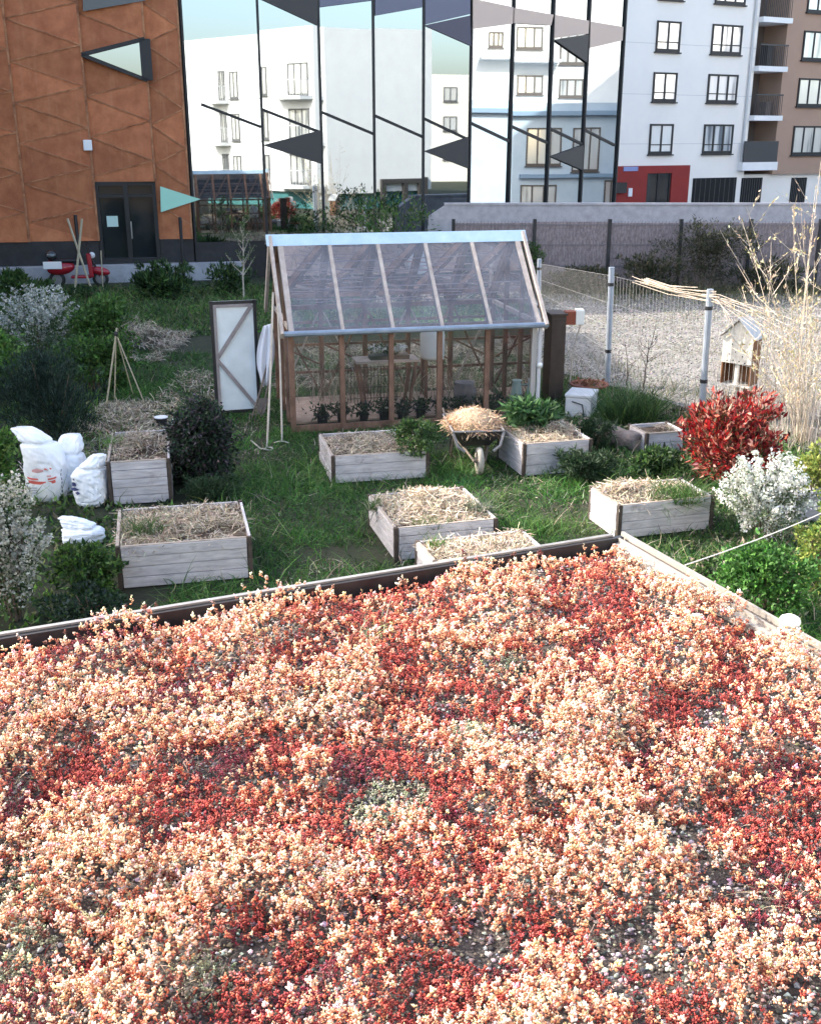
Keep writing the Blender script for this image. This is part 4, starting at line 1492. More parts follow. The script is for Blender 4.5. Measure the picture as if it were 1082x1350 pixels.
# pale willow with catkins at the right
q = G(1068, 585)
wt = thing('willow_shrub', 'tall pale willow with many thin upright twigs and catkins at the right border', 'willow', q)
g = random.Random(5)
sm = MB()
cc_, ll_ = [], []
for i in range(31):
    a = g.random() * 6.28 if i > 14 else g.uniform(2.2, 3.9)
    r = g.random() ** .7
    hz = g.uniform(1.6, 5.2) * (1.05 - .45 * r)
    out = r * g.uniform(.7, 1.9)
    pts = []
    wob = g.uniform(-.25, .25)
    for s in range(7):
        f = s / 6
        pts.append(Vector((math.cos(a) * (.15 + out * f ** 1.3) + .1 * math.sin(3 * f + i), math.sin(a) * (.15 + out * f ** 1.3) + wob * f * f, hz * f)))
    sm.tube(pts, [.009 * (1 - .75 * s / 6) + .001 for s in range(7)], 4, caps=False)
    for j in range(7):
        f = g.uniform(.2, .98) * 5.99
        b = pts[int(f)].lerp(pts[int(f) + 1], f % 1)
        d = (Vector((g.uniform(-1, 1), g.uniform(-1, 1), g.uniform(.3, 1.4)))).normalized()
        L = g.uniform(.2, .7)
        e = b + d * L
        sm.tube([b, b + d * L * .5 + Vector((0, 0, -.01)), e], [.005, .004, .002], 3, caps=False)
        for k_ in range(g.randint(2, 7)):
            cc_.append(list(b.lerp(e, g.uniform(.2, 1))))
            ll_.append(list(d))
    for k_ in range(14):
        f = g.uniform(.35, 1) * 5.99
        cc_.append(list(pts[int(f)].lerp(pts[int(f) + 1], f % 1)))
        ll_.append([0, 0, 1])
sm.build('twigs', TWIG, wt)
cc_, ll_ = np.array(cc_), np.array(ll_)
foliage('catkins', cc_ + RNG.normal(0, .012, cc_.shape), norm(ll_ + RNG.normal(0, .4, ll_.shape)), .05 + .035 * RNG.random(len(cc_)), .024, [(.72, .60, .40), (.60, .47, .32), (.75, .68, .48), (.45, .38, .16)], wt)
b_ = MB()
b_.tube([(0, 0, 0), (.0, .02, .25)], [.09, .07], 8)
b_.build('trunk', TWIG, wt)
# dry reeds under it
for px_, py_, lab, n_, hg in ((1040, 590, 'dry tan reeds behind the red shrub', 150, 1.0), (1072, 560, 'tall dry reeds at the right border behind the willow', 110, 1.8), (1000, 545, 'thin dry stalks around the bird house pole', 260, 1.2)):
    tuft(lab, px_, py_, 0, n_, hg, .75, [(.34, .28, .22), (.46, .39, .31), (.20, .165, .14), (.55, .48, .39)], name='dry_reeds', cat='reeds', W=.012, bend=.12, lean=5)

# ------------------------------------------------------------------ greenhouse
q = G(388, 571)
GY = R(12.3)
GO = Vector((q.x, q.y, 0))
GLN, GWD, EV, RG = 4.0, 2.5, 1.70, 2.93
gh = thing('greenhouse', 'small wooden greenhouse with a clear pitched roof and open door on the lawn', 'greenhouse', GO, GY)
WOODR = pm('red_brown_wood', (.105, .056, .038), .85, col2=(.25, .145, .10), scale=7, stretch=(1, 1, .4))
WOODG = pm('greyed_wood', (.30, .25, .22), .8, col2=(.46, .40, .36), scale=6)
ZINC = pm('pale_blue_metal', (.42, .56, .64), .35, metal=.35, col2=(.55, .68, .74), scale=4)
GUT = pm('gutter_metal', (.20, .25, .32), .4, metal=.4, col2=(.30, .36, .44), scale=4)
ROOFG = glass_mat('roof_sheet', (.92, .93, .97), (.74, .76, .84), .11, .035)
WALLG = glass_mat('wall_sheet', (.90, .91, .90), (.45, .43, .40), .035, .0)
POLY = glass_mat('door_sheet', (.55, .62, .66), (.84, .90, .93), .90, .05, .2, .12)
xsn = [0.0] + [GLN * f for f in (.2, .4, .6, .8)] + [GLN]
for i, xx in enumerate(xsn):
    MB().box(xx - .04, xx + .04, 0, .08, 0, EV - .02).build('post', WOODR if i < 5 else pm('pale_post', (.42, .40, .38), .8), gh, bevel=.004)
    MB().box(xx - .04, xx + .04, GWD - .08, GWD, 0, EV - .02).build('post', WOODR, gh)
    wm = WOODG
    wd_ = .075 if 0 < i < 5 else .11
    m = MB()
    m.bar((xx, -.12, EV - .07), (xx, GWD / 2, RG), wd_ * .8, .09)
    m.build('rafter', wm if i else WOODG, gh)
    MB().bar((xx, GWD + .12, EV - .07), (xx, GWD / 2, RG), .10, .08).build('rafter', WOODR, gh)
MB().box(-.04, GLN + .04, .0, .08, EV - .1, EV - .02).build('eave_beam', WOODR, gh)
MB().box(-.04, GLN + .04, GWD - .08, GWD, EV - .1, EV - .02).build('eave_beam', WOODR, gh)
MB().box(.04, GLN - .04, .0, .06, 0, .12).build('base_board', WOODR, gh)
m = MB()
for i, (xx, yy) in enumerate([(-.03, 0)]):
    pass
MB().prism([(-.22, GWD / 2 - .16, RG - .09), (-.22, GWD / 2, RG + .08), (-.22, GWD / 2 + .16, RG - .09), (-.22, GWD / 2, RG + .03)], (GLN + .40, 0, 0)).build('ridge_cap', ZINC, gh)
m = MB()
m.tube([(-.12, -.16, EV - .075), (GLN + .16, -.16, EV - .075)], .045, 8)
m.build('gutter', GUT, gh)
# pale verge boards along the gable edges
for xx in (-.15, GLN + .13):
    MB().bar((xx, -.18, EV - .10), (xx, GWD / 2, RG + .02), .05, .13).build('verge_board', WOODG, gh)
    MB().bar((xx, GWD + .18, EV - .10), (xx, GWD / 2, RG + .02), .05, .13).build('verge_board', WOODG, gh)
for i in range(5):
    a, b = xsn[i] + .03, xsn[i + 1] - .03
    dz_ = Vector((0, .035, .035))
    MB().add([Vector((a, -.14, EV - .08)) + Vector((0, -.03, .03)) * 1.0, Vector((b, -.14, EV - .08)) + Vector((0, -.03, .03)), Vector((b, GWD / 2 - .02, RG + .03)), Vector((a, GWD / 2 - .02, RG + .03))], [(0, 1, 2, 3)]).build('roof_pane', ROOFG, gh)
    MB().add([Vector((a, GWD + .14, EV - .05)), Vector((b, GWD + .14, EV - .05)), Vector((b, GWD / 2 + .02, RG + .035)), Vector((a, GWD / 2 + .02, RG + .035))], [(3, 2, 1, 0)]).build('roof_pane', WALLG, gh)
    MB().add([(xsn[i] + .04, .03, .12), (xsn[i + 1] - .04, .03, .12), (xsn[i + 1] - .04, .03, EV - .1), (xsn[i] + .04, .03, EV - .1)], [(0, 1, 2, 3)]).build('wall_pane', WALLG, gh)
    MB().add([(xsn[i] + .04, GWD - .03, .12), (xsn[i + 1] - .04, GWD - .03, .12), (xsn[i + 1] - .04, GWD - .03, EV - .1), (xsn[i] + .04, GWD - .03, EV - .1)], [(0, 1, 2, 3)]).build('wall_pane', WALLG, gh)
    # zig-zag braces of the rear wall and roof
    s0, s1 = (.1, EV - .15) if i % 2 else (EV - .15, .1)
    MB().bar((xsn[i] + .05, GWD - .1, s0), (xsn[i + 1] - .05, GWD - .1, s1), .05, .03).build('brace', WOODR, gh)
    MB().bar((xsn[i] + .05, GWD - .1, (s0 + s1) / 2 + .15), (xsn[i + 1] - .05, GWD - .1, (s0 + s1) / 2 - .2), .045, .03).build('brace', WOODR, gh)
    MB().bar((xsn[i] + .05, GWD - .1, s1), (xsn[i + 1] - .05, GWD - .1, s0), .04, .025).build('brace', WOODG, gh)
    MB().bar((xsn[i] + .04, GWD - .02, EV), (xsn[i + 1] - .04, GWD / 2 + .1, RG - .12), .085, .03).build('brace', WOODR, gh)
for zz in (.45, .95, 1.35):
    MB().box(.04, GLN - .04, GWD - .075, GWD - .045, zz, zz + .045).build('rail', WOODR, gh)
# thin drying canes under the roof
m = MB()
g = random.Random(3)
for i in range(11):
    yy = g.uniform(.3, 2.3)
    z0 = EV + .05 + min(yy, GWD - yy) * .75
    m.tube([(g.uniform(.1, .5), yy, z0), (g.uniform(3.2, 4.0), yy + g.uniform(-.25, .25), z0 + g.uniform(-.15, .1))], .008, 4)
m.build('roof_canes', pm('violet_cane', (.33, .24, .24), .8), gh)
# gables
for xx, open_ in ((0.0, True), (GLN, False)):
    n_ = 'gable_stud'
    for yy in (.75, 1.62):
        MB().box(xx - .035, xx + .035, yy - .035, yy + .035, 0, EV + min(yy, GWD - yy) - .06).build(n_, WOODR, gh)
    MB().box(xx - .03, xx + .03, .08, GWD - .08, EV - .08, EV - .01).build('gable_rail', WOODG, gh)
    MB().add([(xx, .08, EV - .02), (xx, GWD - .08, EV - .02), (xx, GWD / 2, RG - .06)], [(0, 1, 2)]).build('gable_pane', POLY if open_ else WALLG, gh)
    MB().add([(xx, .08, .08), (xx, .72, .08), (xx, .72, EV - .09), (xx, .08, EV - .09)], [(0, 1, 2, 3)]).build('gable_pane', POLY if open_ else WALLG, gh)
    if not open_:
        MB().add([(xx, .78, .08), (xx, 2.4, .08), (xx, 2.4, EV - .09), (xx, .78, EV - .09)], [(0, 1, 2, 3)]).build('gable_pane', WALLG, gh)
m = MB()
m.bar((GLN + .07, -.05, .02), (GLN + .07, -.05, EV - .12), .05)
m.build('downpipe', pm('pale_pipe', (.50, .50, .52), .5), gh)
MB().ball((GLN + .07, -.1, .95), .045).build('pipe_clip', pm('white_plastic2', (.75, .75, .72), .4), gh, smooth=True)
# the open door, folded outwards to the left of the gable
dL, dR = G(287, 549), G(342, 545)
zt = V(312, 396, (dL.y + dR.y) / 2).z
Rz = Matrix.Rotation(-GY, 3, 'Z')
l0, l1 = Rz @ (dL - GO), Rz @ (dR - GO)
dd = (l1 - l0).normalized()
nn = Vector((dd.y, -dd.x, 0))
W_ = (l1 - l0).length
zb = .04


def dpt(s, z, o=0):
    return l0 + dd * (s * W_) + nn * o + Vector((0, 0, z))


m = MB()
for a, b in (((0, zb), (0, zt)), ((1, zb), (1, zt)), ((0, zb + .03), (1, zb + .03)), ((0, zt - .03), (1, zt - .03))):
    m.bar(dpt(*a), dpt(*b), .055, .05, up=nn)
door = m.build('door', DARKFR, gh)
MB().add([dpt(.02, zb, .0), dpt(.98, zb, .0), dpt(.98, zt, .0), dpt(.02, zt, .0)], [(0, 1, 2, 3)]).build('door_sheet', POLY, door)
m = MB()
m.bar(dpt(.07, (zb + zt) / 2, .02), dpt(.93, zt - .08, .02), .06, .025, up=nn)
m.bar(dpt(.07, (zb + zt) / 2 - .02, .02), dpt(.93, zb + .1, .02), .06, .025, up=nn)
m.bar(dpt(.07, zb + .06, .022), dpt(.07, zt - .06, .022), .05, .02, up=nn)
m.bar(dpt(.07, zt - .08, .018), dpt(.93, zt - .08, .018), .05, .02, up=nn)
m.build('door_brace', pm('door_wood', (.34, .30, .30), .8, col2=(.22, .19, .19), scale=6), door)


def GP(x, y, z=0.0):
    return GO + Matrix.Rotation(GY, 3, 'Z') @ Vector((x, y, z))


# things inside the greenhouse
tb = thing('potting_table', 'narrow trestle table inside the greenhouse carrying white flowers', 'table', GP(1.75, 1.3), GY)
MB().box(-.55, .55, -.25, .25, .86, .90).build('tabletop', WOODG, tb)
for sx in (-1, 1):
    for sy in (-1, 1):
        MB().bar((sx * .50, sy * .2, .86), (sx * .36, sy * .22, 0), .045).build('leg', WOODR, tb)
fl = thing('flower_tray', 'tray of white flowers standing on the trestle table in the greenhouse', 'flowers', GP(1.8, 1.25, .902), GY)
MB().box(-.34, .34, -.12, .12, 0, .07).build('tray', BLACKM, fl)
p_, n_ = crown_points(500, .36, .14, .10, 8, seed=8)
foliage('leaves', p_ + [0, 0, .04], rand_dirs(500, .5), .06, .03, DARKG + GREEN, fl)
p_ = np.stack([RNG.choice([-.2, .02, .2], 260) + RNG.normal(0, .06, 260), RNG.normal(0, .06, 260), .14 + .07 * RNG.random(260)], 1)
foliage('petals', p_, rand_dirs(260, .4), .055, .045, [(.80, .80, .78), (.7, .7, .68)], fl, .06)
for i in range(11):
    xx = .55 + i * .33 + random.uniform(-.05, .05)
    r_ = random.uniform(.07, .1)
    o = thing('plant_pot', 'dark plant pot with seedlings in the row along the greenhouse front', 'plant pot', GP(xx, .32 + .12 * (i % 2)), GY, 'pots along the greenhouse front')
    MB().lathe([(0, 0), (r_ * .75, 0), (r_, .17), (r_ * 1.08, .17), (r_ * 1.08, .2), (r_ * .9, .2), (r_ * .85, .16), (0, .16)], 12).build('pot', BLACKM, o)
    c_ = np.stack([RNG.normal(0, .05, 40), RNG.normal(0, .05, 40), np.full(40, .16)], 1)
    foliage('seedlings', c_, rand_dirs(40, 1.0), .10, .035, DARKG + [(.08, .11, .09)], o)
    c_ = np.stack([RNG.normal(0, .09, 110), RNG.normal(0, .07, 110), .2 + .14 * RNG.random(110)], 1)
    foliage('leaves', c_, rand_dirs(110, .5), .09, .035, DARKG + [(.06, .07, .06), (.02, .03, .03)], o)
    if i in (1, 3, 8):
        MB().ball((.02, -.05, .25), (.03, .03, .02)).build('bloom', pm('bloom_white', (.75, .74, .72), .6), o, smooth=True)
o = thing('stone_urn', 'grey stone urn inside the right half of the greenhouse', 'urn', GP(3.0, .65), GY)
MB().lathe([(0, 0), (.13, 0), (.1, .06), (.11, .12), (.19, .3), (.2, .42), (.16, .52), (.18, .56), (.14, .56), (0, .5)], 16).build('urn_body', pm('grey_stone', (.13, .125, .14), .9, col2=(.22, .21, .23), scale=8), o, smooth=True)
o = thing('watering_can', 'pale blue grey tapering jug standing by the right end of the greenhouse', 'jug', GP(3.86, .45), GY)
MB().lathe([(0, 0), (.15, 0), (.14, .05), (.08, .5), (.07, .56), (.085, .6), (.06, .6), (0, .55)], 16).build('jug_body', pm('blue_grey_enamel', (.30, .42, .44), .35), o, smooth=True)
MB().tube([(.085, 0, .52), (.2, 0, .5), (.22, 0, .3), (.125, 0, .2)], .014, 6).build('handle', pm('blue_grey_enamel', (.3, .42, .44)), o)
o = thing('plastic_barrel', 'white plastic barrel on a stand at the rear of the greenhouse', 'barrel', GP(2.75, 2.0), GY)
MB().lathe([(0, .72), (.2, .72), (.22, .78), (.225, 1.15), (.2, 1.25), (.08, 1.28), (.08, 1.33), (0, 1.33)], 18).build('barrel_body', pm('milky_plastic', (.60, .64, .66), .45), o, smooth=True)
for sx, sy in ((-.15, -.15), (.15, -.15), (-.15, .15), (.15, .15)):
    MB().box(sx - .025, sx + .025, sy - .025, sy + .025, 0, .715).build('stand_leg', WOODR, o)
STR2 = pm('pinkish_earth', (.36, .25, .20), 1, col2=(.52, .40, .32), scale=6, bump=.6)
o = MB().prism([(.08, .55, 0), (GLN - .1, .55, 0), (GLN - .1, GWD - .12, 0), (.08, GWD - .12, 0)], (0, 0, .03)).build('greenhouse_bed', STR2, None)
o.location = GO + Vector((0, 0, .004))
o.rotation_euler = (0, 0, GY)
tag(o, 'dry pinkish earth floor inside the greenhouse', 'earth', kind='structure')
m = MB()
for i in range(16):
    xx = 1.15 + .06 * i
    m.tube([(xx, 1.75, .03), (xx + .01, 1.75, .68)], .006, 4)
for zz in (.1, .3, .5, .66):
    m.tube([(1.12, 1.75, zz), (2.1, 1.75, zz)], .006, 4)
o = m.build('wire_trellis', DTW)
o.location, o.rotation_euler = GO, (0, 0, GY)
tag(o, 'small dark wire trellis standing in the earth inside the greenhouse', 'trellis')

for lab, gx, gy_, hg, n_, cols_ in (('dry dead stalks standing in the rear left of the greenhouse', .9, 2.0, .9, 130, DRY),
                              ('greenish dead plants behind the trestle table in the greenhouse', 2.0, 2.1, .7, 130, DRY + GREEN[:1]),
                              ('low dry plants in the right rear of the greenhouse', 3.3, 1.7, .7, 140, DRY + GREEN[:1])):
    q = GP(gx, gy_, .03)
    o = thing('dry_plants', lab, 'plants', q)
    c_ = np.stack([RNG.normal(0, .32, n_), RNG.normal(0, .16, n_), np.zeros(n_)], 1)
    blades('stalks', c_, rand_dirs(n_, 3), hg * (.5 + .8 * RNG.random(n_)), .012, cols_, .2, o, seg=3)
# tools leaning at the gable and the hanging cloth
HANDLE = pm('tool_handle', (.42, .36, .30), .7, col2=(.55, .49, .42), scale=8)
RUSTY = pm('tool_iron', (.10, .085, .075), .6, col2=(.2, .15, .11), scale=10)
PALEI = pm('pale_tool_iron', (.38, .37, .33), .5, metal=.3)
for kind, top, bot, lab, hm in (('wire_weeder', (360, 385), (352, 592), 'long pale handled tool with a looped wire head leaning at the greenhouse door', HANDLE),
                                ('hoe', (366, 400), (372, 583), 'long pale handled hoe leaning at the greenhouse beside the looped tool', HANDLE),
                                ('garden_fork', (355, 470), (331, 556), 'short dark tool leaning lowest at the greenhouse door, pointing left', RUSTY),
                                ('spade', (358, 490), (343, 548), 'dark handled spade leaning behind the hanging cloth', RUSTY)):
    b = G(*bot)
    tp = V(top[0], top[1], b.y + (.55 if kind in ('wire_weeder', 'hoe') else .3))
    o = thing(kind, lab, 'garden tool', b)
    d = tp - b
    MB().tube([Vector((0, 0, .02)) + d * .05, d * .5 + Vector((.008, 0, 0)), d], .016, 8).build('handle', hm, o)
    m = MB()
    if kind == 'wire_weeder':
        ring = [Vector((.09 * math.cos(a), -.05 + .05 * math.sin(a), .02 + .012 * math.sin(2 * a))) for a in [i * 2 * math.pi / 14 for i in range(15)]]
        m.tube(ring, .012, 6)
        m.tube([d * .06, Vector((0, -.02, .03))], .014, 6)
        m.tube([(-.09, -.05, .02), (-.2, .12, .05), (-.28, .28, .06)], .011, 6)
        m.build('looped_head', PALEI, o)
    elif kind == 'hoe':
        m.tube([d * .06, Vector((0, -.04, .06)), Vector((0, -.1, .04))], .012, 6)
        m.tube([(-.12, -.1, .015), (-.04, -.11, .045), (.04, -.11, .045), (.12, -.1, .015)], .012, 6)
        m.build('hoe_head', PALEI, o)
    elif kind == 'garden_fork':
        for s in (-.05, 0, .05):
            m.tube([d * .12 + Vector((s, 0, 0)), Vector((s * 1.2, -.02, .0))], .008, 5)
        m.bar(d * .12 + Vector((-.07, 0, 0)), d * .12 + Vector((.07, 0, 0)), .02)
        m.build('tines', RUSTY, o)
    else:
        u_ = d.normalized()
        m.prism([Vector((-.08, 0, .06)) + u_ * .25, Vector((.08, 0, .06)) + u_ * .25, Vector((.085, 0, .06)), Vector((0, 0, 0)), Vector((-.085, 0, .06))], (0, .015, 0))
        m.build('blade', RUSTY, o)
cy = G(356, 552).y + .05
c0 = V(352, 428, cy)
cg = []
nu_, nv_ = 9, 14
W0 = 22 / FOC * 18
for j in range(nv_ + 1):
    t_ = j / nv_
    zz = -t_ * (c0.z - V(350, 508, cy).z)
    wid = W0 * (.30 + .50 * math.sin(min(1, t_ * 1.25) * 2.6) + .05)
    if t_ > .75:
        wid *= 1 - (t_ - .75) * 1.6
    sh_ = -.10 * t_ + .10 * max(0, t_ - .72)
    for i in range(nu_ + 1):
        s_ = i / nu_ - .5
        cg.append((s_ * wid * 1.25 + sh_, .05 * math.sin(s_ * 14 + t_ * 2) * (.3 + t_), zz + .04 * s_))
cf = [(j * (nu_ + 1) + i, j * (nu_ + 1) + i + 1, (j + 1) * (nu_ + 1) + i + 1, (j + 1) * (nu_ + 1) + i) for j in range(nv_) for i in range(nu_)]
o = MB().add(cg, cf).build('hanging_cloth', pm('white_cloth', (.74, .74, .80), .9), None, smooth=True)
sm_ = o.modifiers.new('thick', 'SOLIDIFY')
sm_.thickness = .006
o.location = c0
tag(o, 'white cloth hanging in folds from the greenhouse gable beside the tools', 'cloth')

# ------------------------------------------------------------------ wheelbarrow with straw
q = G(625, 624)
wbx = thing('wheelbarrow', 'old dark wheelbarrow with pale rim seen from its front wheel', 'wheelbarrow', (q.x + .0, q.y + .55, 0), R(6))
TRAY = pm('tray_metal', (.025, .025, .028), .5, col2=(.06, .055, .055), scale=5)
GREYP = pm('pale_steel', (.26, .25, .25), .5, metal=.2, col2=(.17, .16, .16), scale=6)
zt_, zb_ = .60, .33
bot = [(-.20, -.28), (.20, -.28), (.24, .38), (-.24, .38)]
top = [(-.36, -.52), (.36, -.52), (.37, .50), (-.37, .50)]
m = MB()
v0 = [Vector((x_, y_, zb_)) for x_, y_ in bot] + [Vector((x_, y_, zt_)) for x_, y_ in top]
m.add(v0, [(3, 2, 1, 0), (0, 1, 5, 4), (1, 2, 6, 5), (2, 3, 7, 6), (3, 0, 4, 7)])
o = m.build('tray', TRAY, wbx)
s_ = o.modifiers.new('thick', 'SOLIDIFY')
s_.thickness = .012
MB().tube([Vector((x_, y_, zt_ + .005)) for x_, y_ in top + top[:1]], .016, 6).build('rim', GREYP, wbx)
wh = MB()
prof = [(.13, -.03), (.17, -.042), (.19, -.03), (.198, 0), (.19, .03), (.17, .042), (.13, .03), (.13, -.03)]
vs_, fs_ = [], []
for k_ in range(24):
    a = 2 * math.pi * k_ / 24
    for r_, xx in prof:
        vs_.append((xx, -.62 + r_ * math.cos(a), .2 + r_ * math.sin(a)))
for k_ in range(24):
    for i in range(len(prof) - 1):
        a0, a1 = k_ * 8 + i, ((k_ + 1) % 24) * 8 + i
        fs_.append((a0, a0 + 1, a1 + 1, a1))
who = MB().add(vs_, fs_).build('wheel', pm('worn_tyre', (.22, .20, .17), .9, col2=(.36, .33, .28), scale=8), wbx, smooth=True)
m = MB()
m.tube([(-.06, -.62, .2), (.06, -.62, .2)], .03, 8)
for k_ in range(6):
    a = k_ * math.pi / 3
    m.tube([(0, -.62, .2), (0, -.62 + .135 * math.cos(a), .2 + .135 * math.sin(a))], .012, 5)
m.build('hub', RUSTY, who)
for sx in (-1, 1):
    MB().tube([(sx * .075, -.64, .2), (sx * .18, -.25, .32), (sx * .26, .45, .34), (sx * .29, .95, .52), (sx * .29, 1.1, .55)], .018, 7).build('handle_bar', RUSTY, wbx)
    MB().tube([(sx * .24, .25, .33), (sx * .27, .30, .02), (sx * .27, .45, .02), (sx * .25, .45, .34)], .015, 6).build('leg', RUSTY, wbx)
    MB().tube([(sx * .36, -.5, .58), (sx * .30, -.56, .40), (sx * .20, -.58, .33)], .022, 6).build('front_brace', GREYP, wbx)
hp = thing('straw_heap', 'heap of pale straw piled in the wheelbarrow', 'straw', (q.x, q.y + .55, .60), R(6))
nst = 3200
a_, r_ = RNG.random(nst) * 6.28, RNG.random(nst) ** .5
c_ = np.stack([r_ * np.cos(a_) * .42, r_ * np.sin(a_) * .52, .24 * (1 - r_ ** 2.2) * (.4 + .6 * RNG.random(nst)) + .04 * RNG.random(nst) - .05], 1)
d_ = norm(rand_dirs(nst) * [1, 1, .5])
o = blades('straw', c_ - d_ * .07, d_, .14 * (.5 + .9 * RNG.random(nst)), .008, [(.62, .46, .32), (.50, .34, .22), (.70, .56, .40), (.38, .25, .16)], .5, hp, 3, .2, STRAWM, False)
MB().ball((0, 0, -.06), (.36, .46, .26), 16, 10, .5).build('core', pm('straw_core', (.30, .21, .14), 1, col2=(.45, .33, .22), scale=20), hp, smooth=True)

# ------------------------------------------------------------------ white sacks
SACK = pm('white_woven_plastic', (.72, .76, .80), .45, col2=(.82, .84, .87), scale=4, bump=1.0, bscale=7, stretch=(1.6, 1.6, .8))
REDI = pm('red_print', (.62, .12, .10), .6)
BLUI = pm('blue_print', (.05, .06, .16), .6)
PINKI = pm('pale_red_print', (.62, .34, .34), .6)


class Sack:
    def __init__(s, w, d, h, lean, seed, tip=(0, 0), neck=.35, flop=None, fold=.72):
        s.w, s.d, s.h, s.lean, s.tip, s.neck, s.fold = w, d, h, lean, tip, neck, fold
        s.N = Noise2(seed)

    def p(s, th, t, off=0.0):
        bulge = (1 - abs(2 * min(t / s.fold, 1) - 1) ** 3 * .16)
        k = bulge
        if t > s.fold:
            f = (t - s.fold) / (1 - s.fold)
            k = bulge * (1 - f * (1 - s.neck)) * (1 - .25 * math.exp(-((f - .05) / .12) ** 2))
        if t < .07:
            k *= .9 + .1 * t / .07
        c, sn = math.cos(th), math.sin(th)
        e = .80
        cx = math.copysign(abs(c) ** e, c)
        cy = math.copysign(abs(sn) ** e, sn)
        nz = (s.N.fbm(th * .5 + 9, t * 1.3, .35, 3) - .5)
        nz = float(nz) * .30 * (.8 if t < s.fold else 1.5) + (float(s.N(th * .9 + 3 * t, t * 4.2 - th * .4, .22)) - .5) * .07
        x = cx * (s.w / 2 * (k + nz) + off)
        y = cy * (s.d / 2 * (k + nz) + off)
        f = max(0, t - s.fold * .8) / (1 - s.fold * .8)
        return Vector((x + s.lean * f + s.tip[0] * f * f, y + s.tip[1] * f * f, s.h * (t - .10 * f * f * abs(s.lean + s.tip[0]) / .3)))

    def mesh(s, name, parent):
        m = MB()
        nu_, nv_ = 84, 64
        vs_ = [s.p(2 * math.pi * i / nu_, j / nv_) for j in range(nv_ + 1) for i in range(nu_)]
        fs_ = [(j * nu_ + i, j * nu_ + (i + 1) % nu_, (j + 1) * nu_ + (i + 1) % nu_, (j + 1) * nu_ + i) for j in range(nv_) for i in range(nu_)]
        fs_.append(tuple(nv_ * nu_ + i for i in range(nu_)))
        fs_.append(tuple(reversed(range(nu_))))
        return m.add(vs_, fs_).build(name, SACK, parent, smooth=True)

    def patch(s, a0, a1, t0, t1, mat, parent, name='print', curve=0.0, taper=0.0):
        """printed band: angles measured on the side facing the camera (0 = centre, -1..1 = left..right)"""
        n1, n2_ = 12, 3
        vs_ = []
        for j in range(n2_ + 1):
            for i in range(n1 + 1):
                f = i / n1
                a = a0 + (a1 - a0) * f
                tt = t0 + (t1 - t0) * (.5 + (j / n2_ - .5) * (1 - taper * abs(2 * f - 1))) + curve * (2 * f - 1) ** 2
                vs_.append(s.p(-math.pi / 2 + a, tt, .008))
        fs_ = [(j * (n1 + 1) + i, j * (n1 + 1) + i + 1, (j + 1) * (n1 + 1) + i + 1, (j + 1) * (n1 + 1) + i) for j in range(n2_) for i in range(n1)]
        return MB().add(vs_, fs_).build(name, mat, parent)


def sack(label, px_, py_, S, rot=0, name='white_sack'):
    q = G(px_, py_)
    t_ = thing(name, label, 'sack', (q.x, q.y + S.d / 2, 0), rot)
    S.mesh('sack_body', t_)
    return t_


S1 = Sack(.52, .40, 1.04, -.10, 1, (-.16, .05), .60, fold=.74)
t1 = sack('tall white sack with a folded top and a red printed band, leftmost of the sacks', 58, 664, S1)
S1.patch(-.55, .62, .250, .290, REDI, t1, 'red_band', curve=.022)
S1.patch(-.62, .70, .305, .328, REDI, t1, 'red_band', curve=.022)
S1.patch(-.30, .10, .40, .46, PINKI, t1, 'print_mark', taper=.6)
S1.patch(.12, .50, .43, .475, REDI, t1, 'print_mark', taper=.8)
S1.patch(-.1, .42, .35, .37, PINKI, t1, 'print_mark')
for tt in (.20, .165, .13):
    S1.patch(-.6, -.18, tt, tt + .012, pm('grey_print', (.35, .38, .45), .6), t1, 'print_line')
for k_ in range(6):
    S1.patch(1.02, 1.09, .12 + .055 * k_, .155 + .055 * k_, BLUI, t1, 'print_line')
S2 = Sack(.48, .40, .80, .02, 2, (.05, .05), .50, fold=.66)
t2 = sack('middle white sack slumped between the tall sack and the one with dark print', 88, 655, S2)
S3 = Sack(.44, .40, .70, .04, 3, (.10, .0), .42, fold=.70)
t3 = sack('white sack with a dark blue printed figure, right one of the sacks', 116, 671, S3)
S3.patch(-1.0, -.35, .33, .40, BLUI, t3, 'print_mark', taper=.7)
S3.patch(-.85, -.55, .41, .50, BLUI, t3, 'print_mark', taper=.3)
S3.patch(-.72, -.50, .53, .57, BLUI, t3, 'print_mark', taper=.5)
S3.patch(-.65, -.30, .26, .33, BLUI, t3, 'print_mark', taper=.8)
S3.patch(-.3, .6, .12, .13, pm('grey_print', (.35, .38, .45), .6), t3, 'print_line')
S4 = Sack(.50, .30, .34, -.06, 4, (-.10, .0), .35, fold=.55)
t4 = sack('small crumpled white bag lying before the three tall sacks', 106, 722, S4, name='crumpled_bag')

# ------------------------------------------------------------------ wire fence posts, netting, canes
GALV = pm('galvanised_steel', (.27, .31, .37), .45, metal=.35, col2=(.38, .42, .48), scale=5)
wf = thing('wire_fence', 'fine wire netting fence on three tall galvanised posts edging the gravel yard', 'fence', (3.8, 20.5, 0))
fo = Vector((3.8, 20.5, 0))
posts = []
for (bx, by, tx, ty) in ((800, 508, 806, 352), (924, 552, 936, 381), (709, 430, 711, 341)):
    b = G(bx, by)
    tp = V(tx, ty, b.y)
    posts.append((b, tp))
    m = MB()
    m.tube([b - fo, tp - fo], .055, 12)
    m.build('post', GALV, wf)
    for f in (.30, .86):
        c = (b - fo).lerp(tp - fo, f)
        MB().lathe([(.058, -.03), (.066, -.03), (.066, .03), (.058, .03)], 12, c).build('post_clamp', BLACKM, wf)
order = [posts[2], posts[0], posts[1]]
far_ = order[2][0] + (order[2][0] - order[1][0]) * 1.6
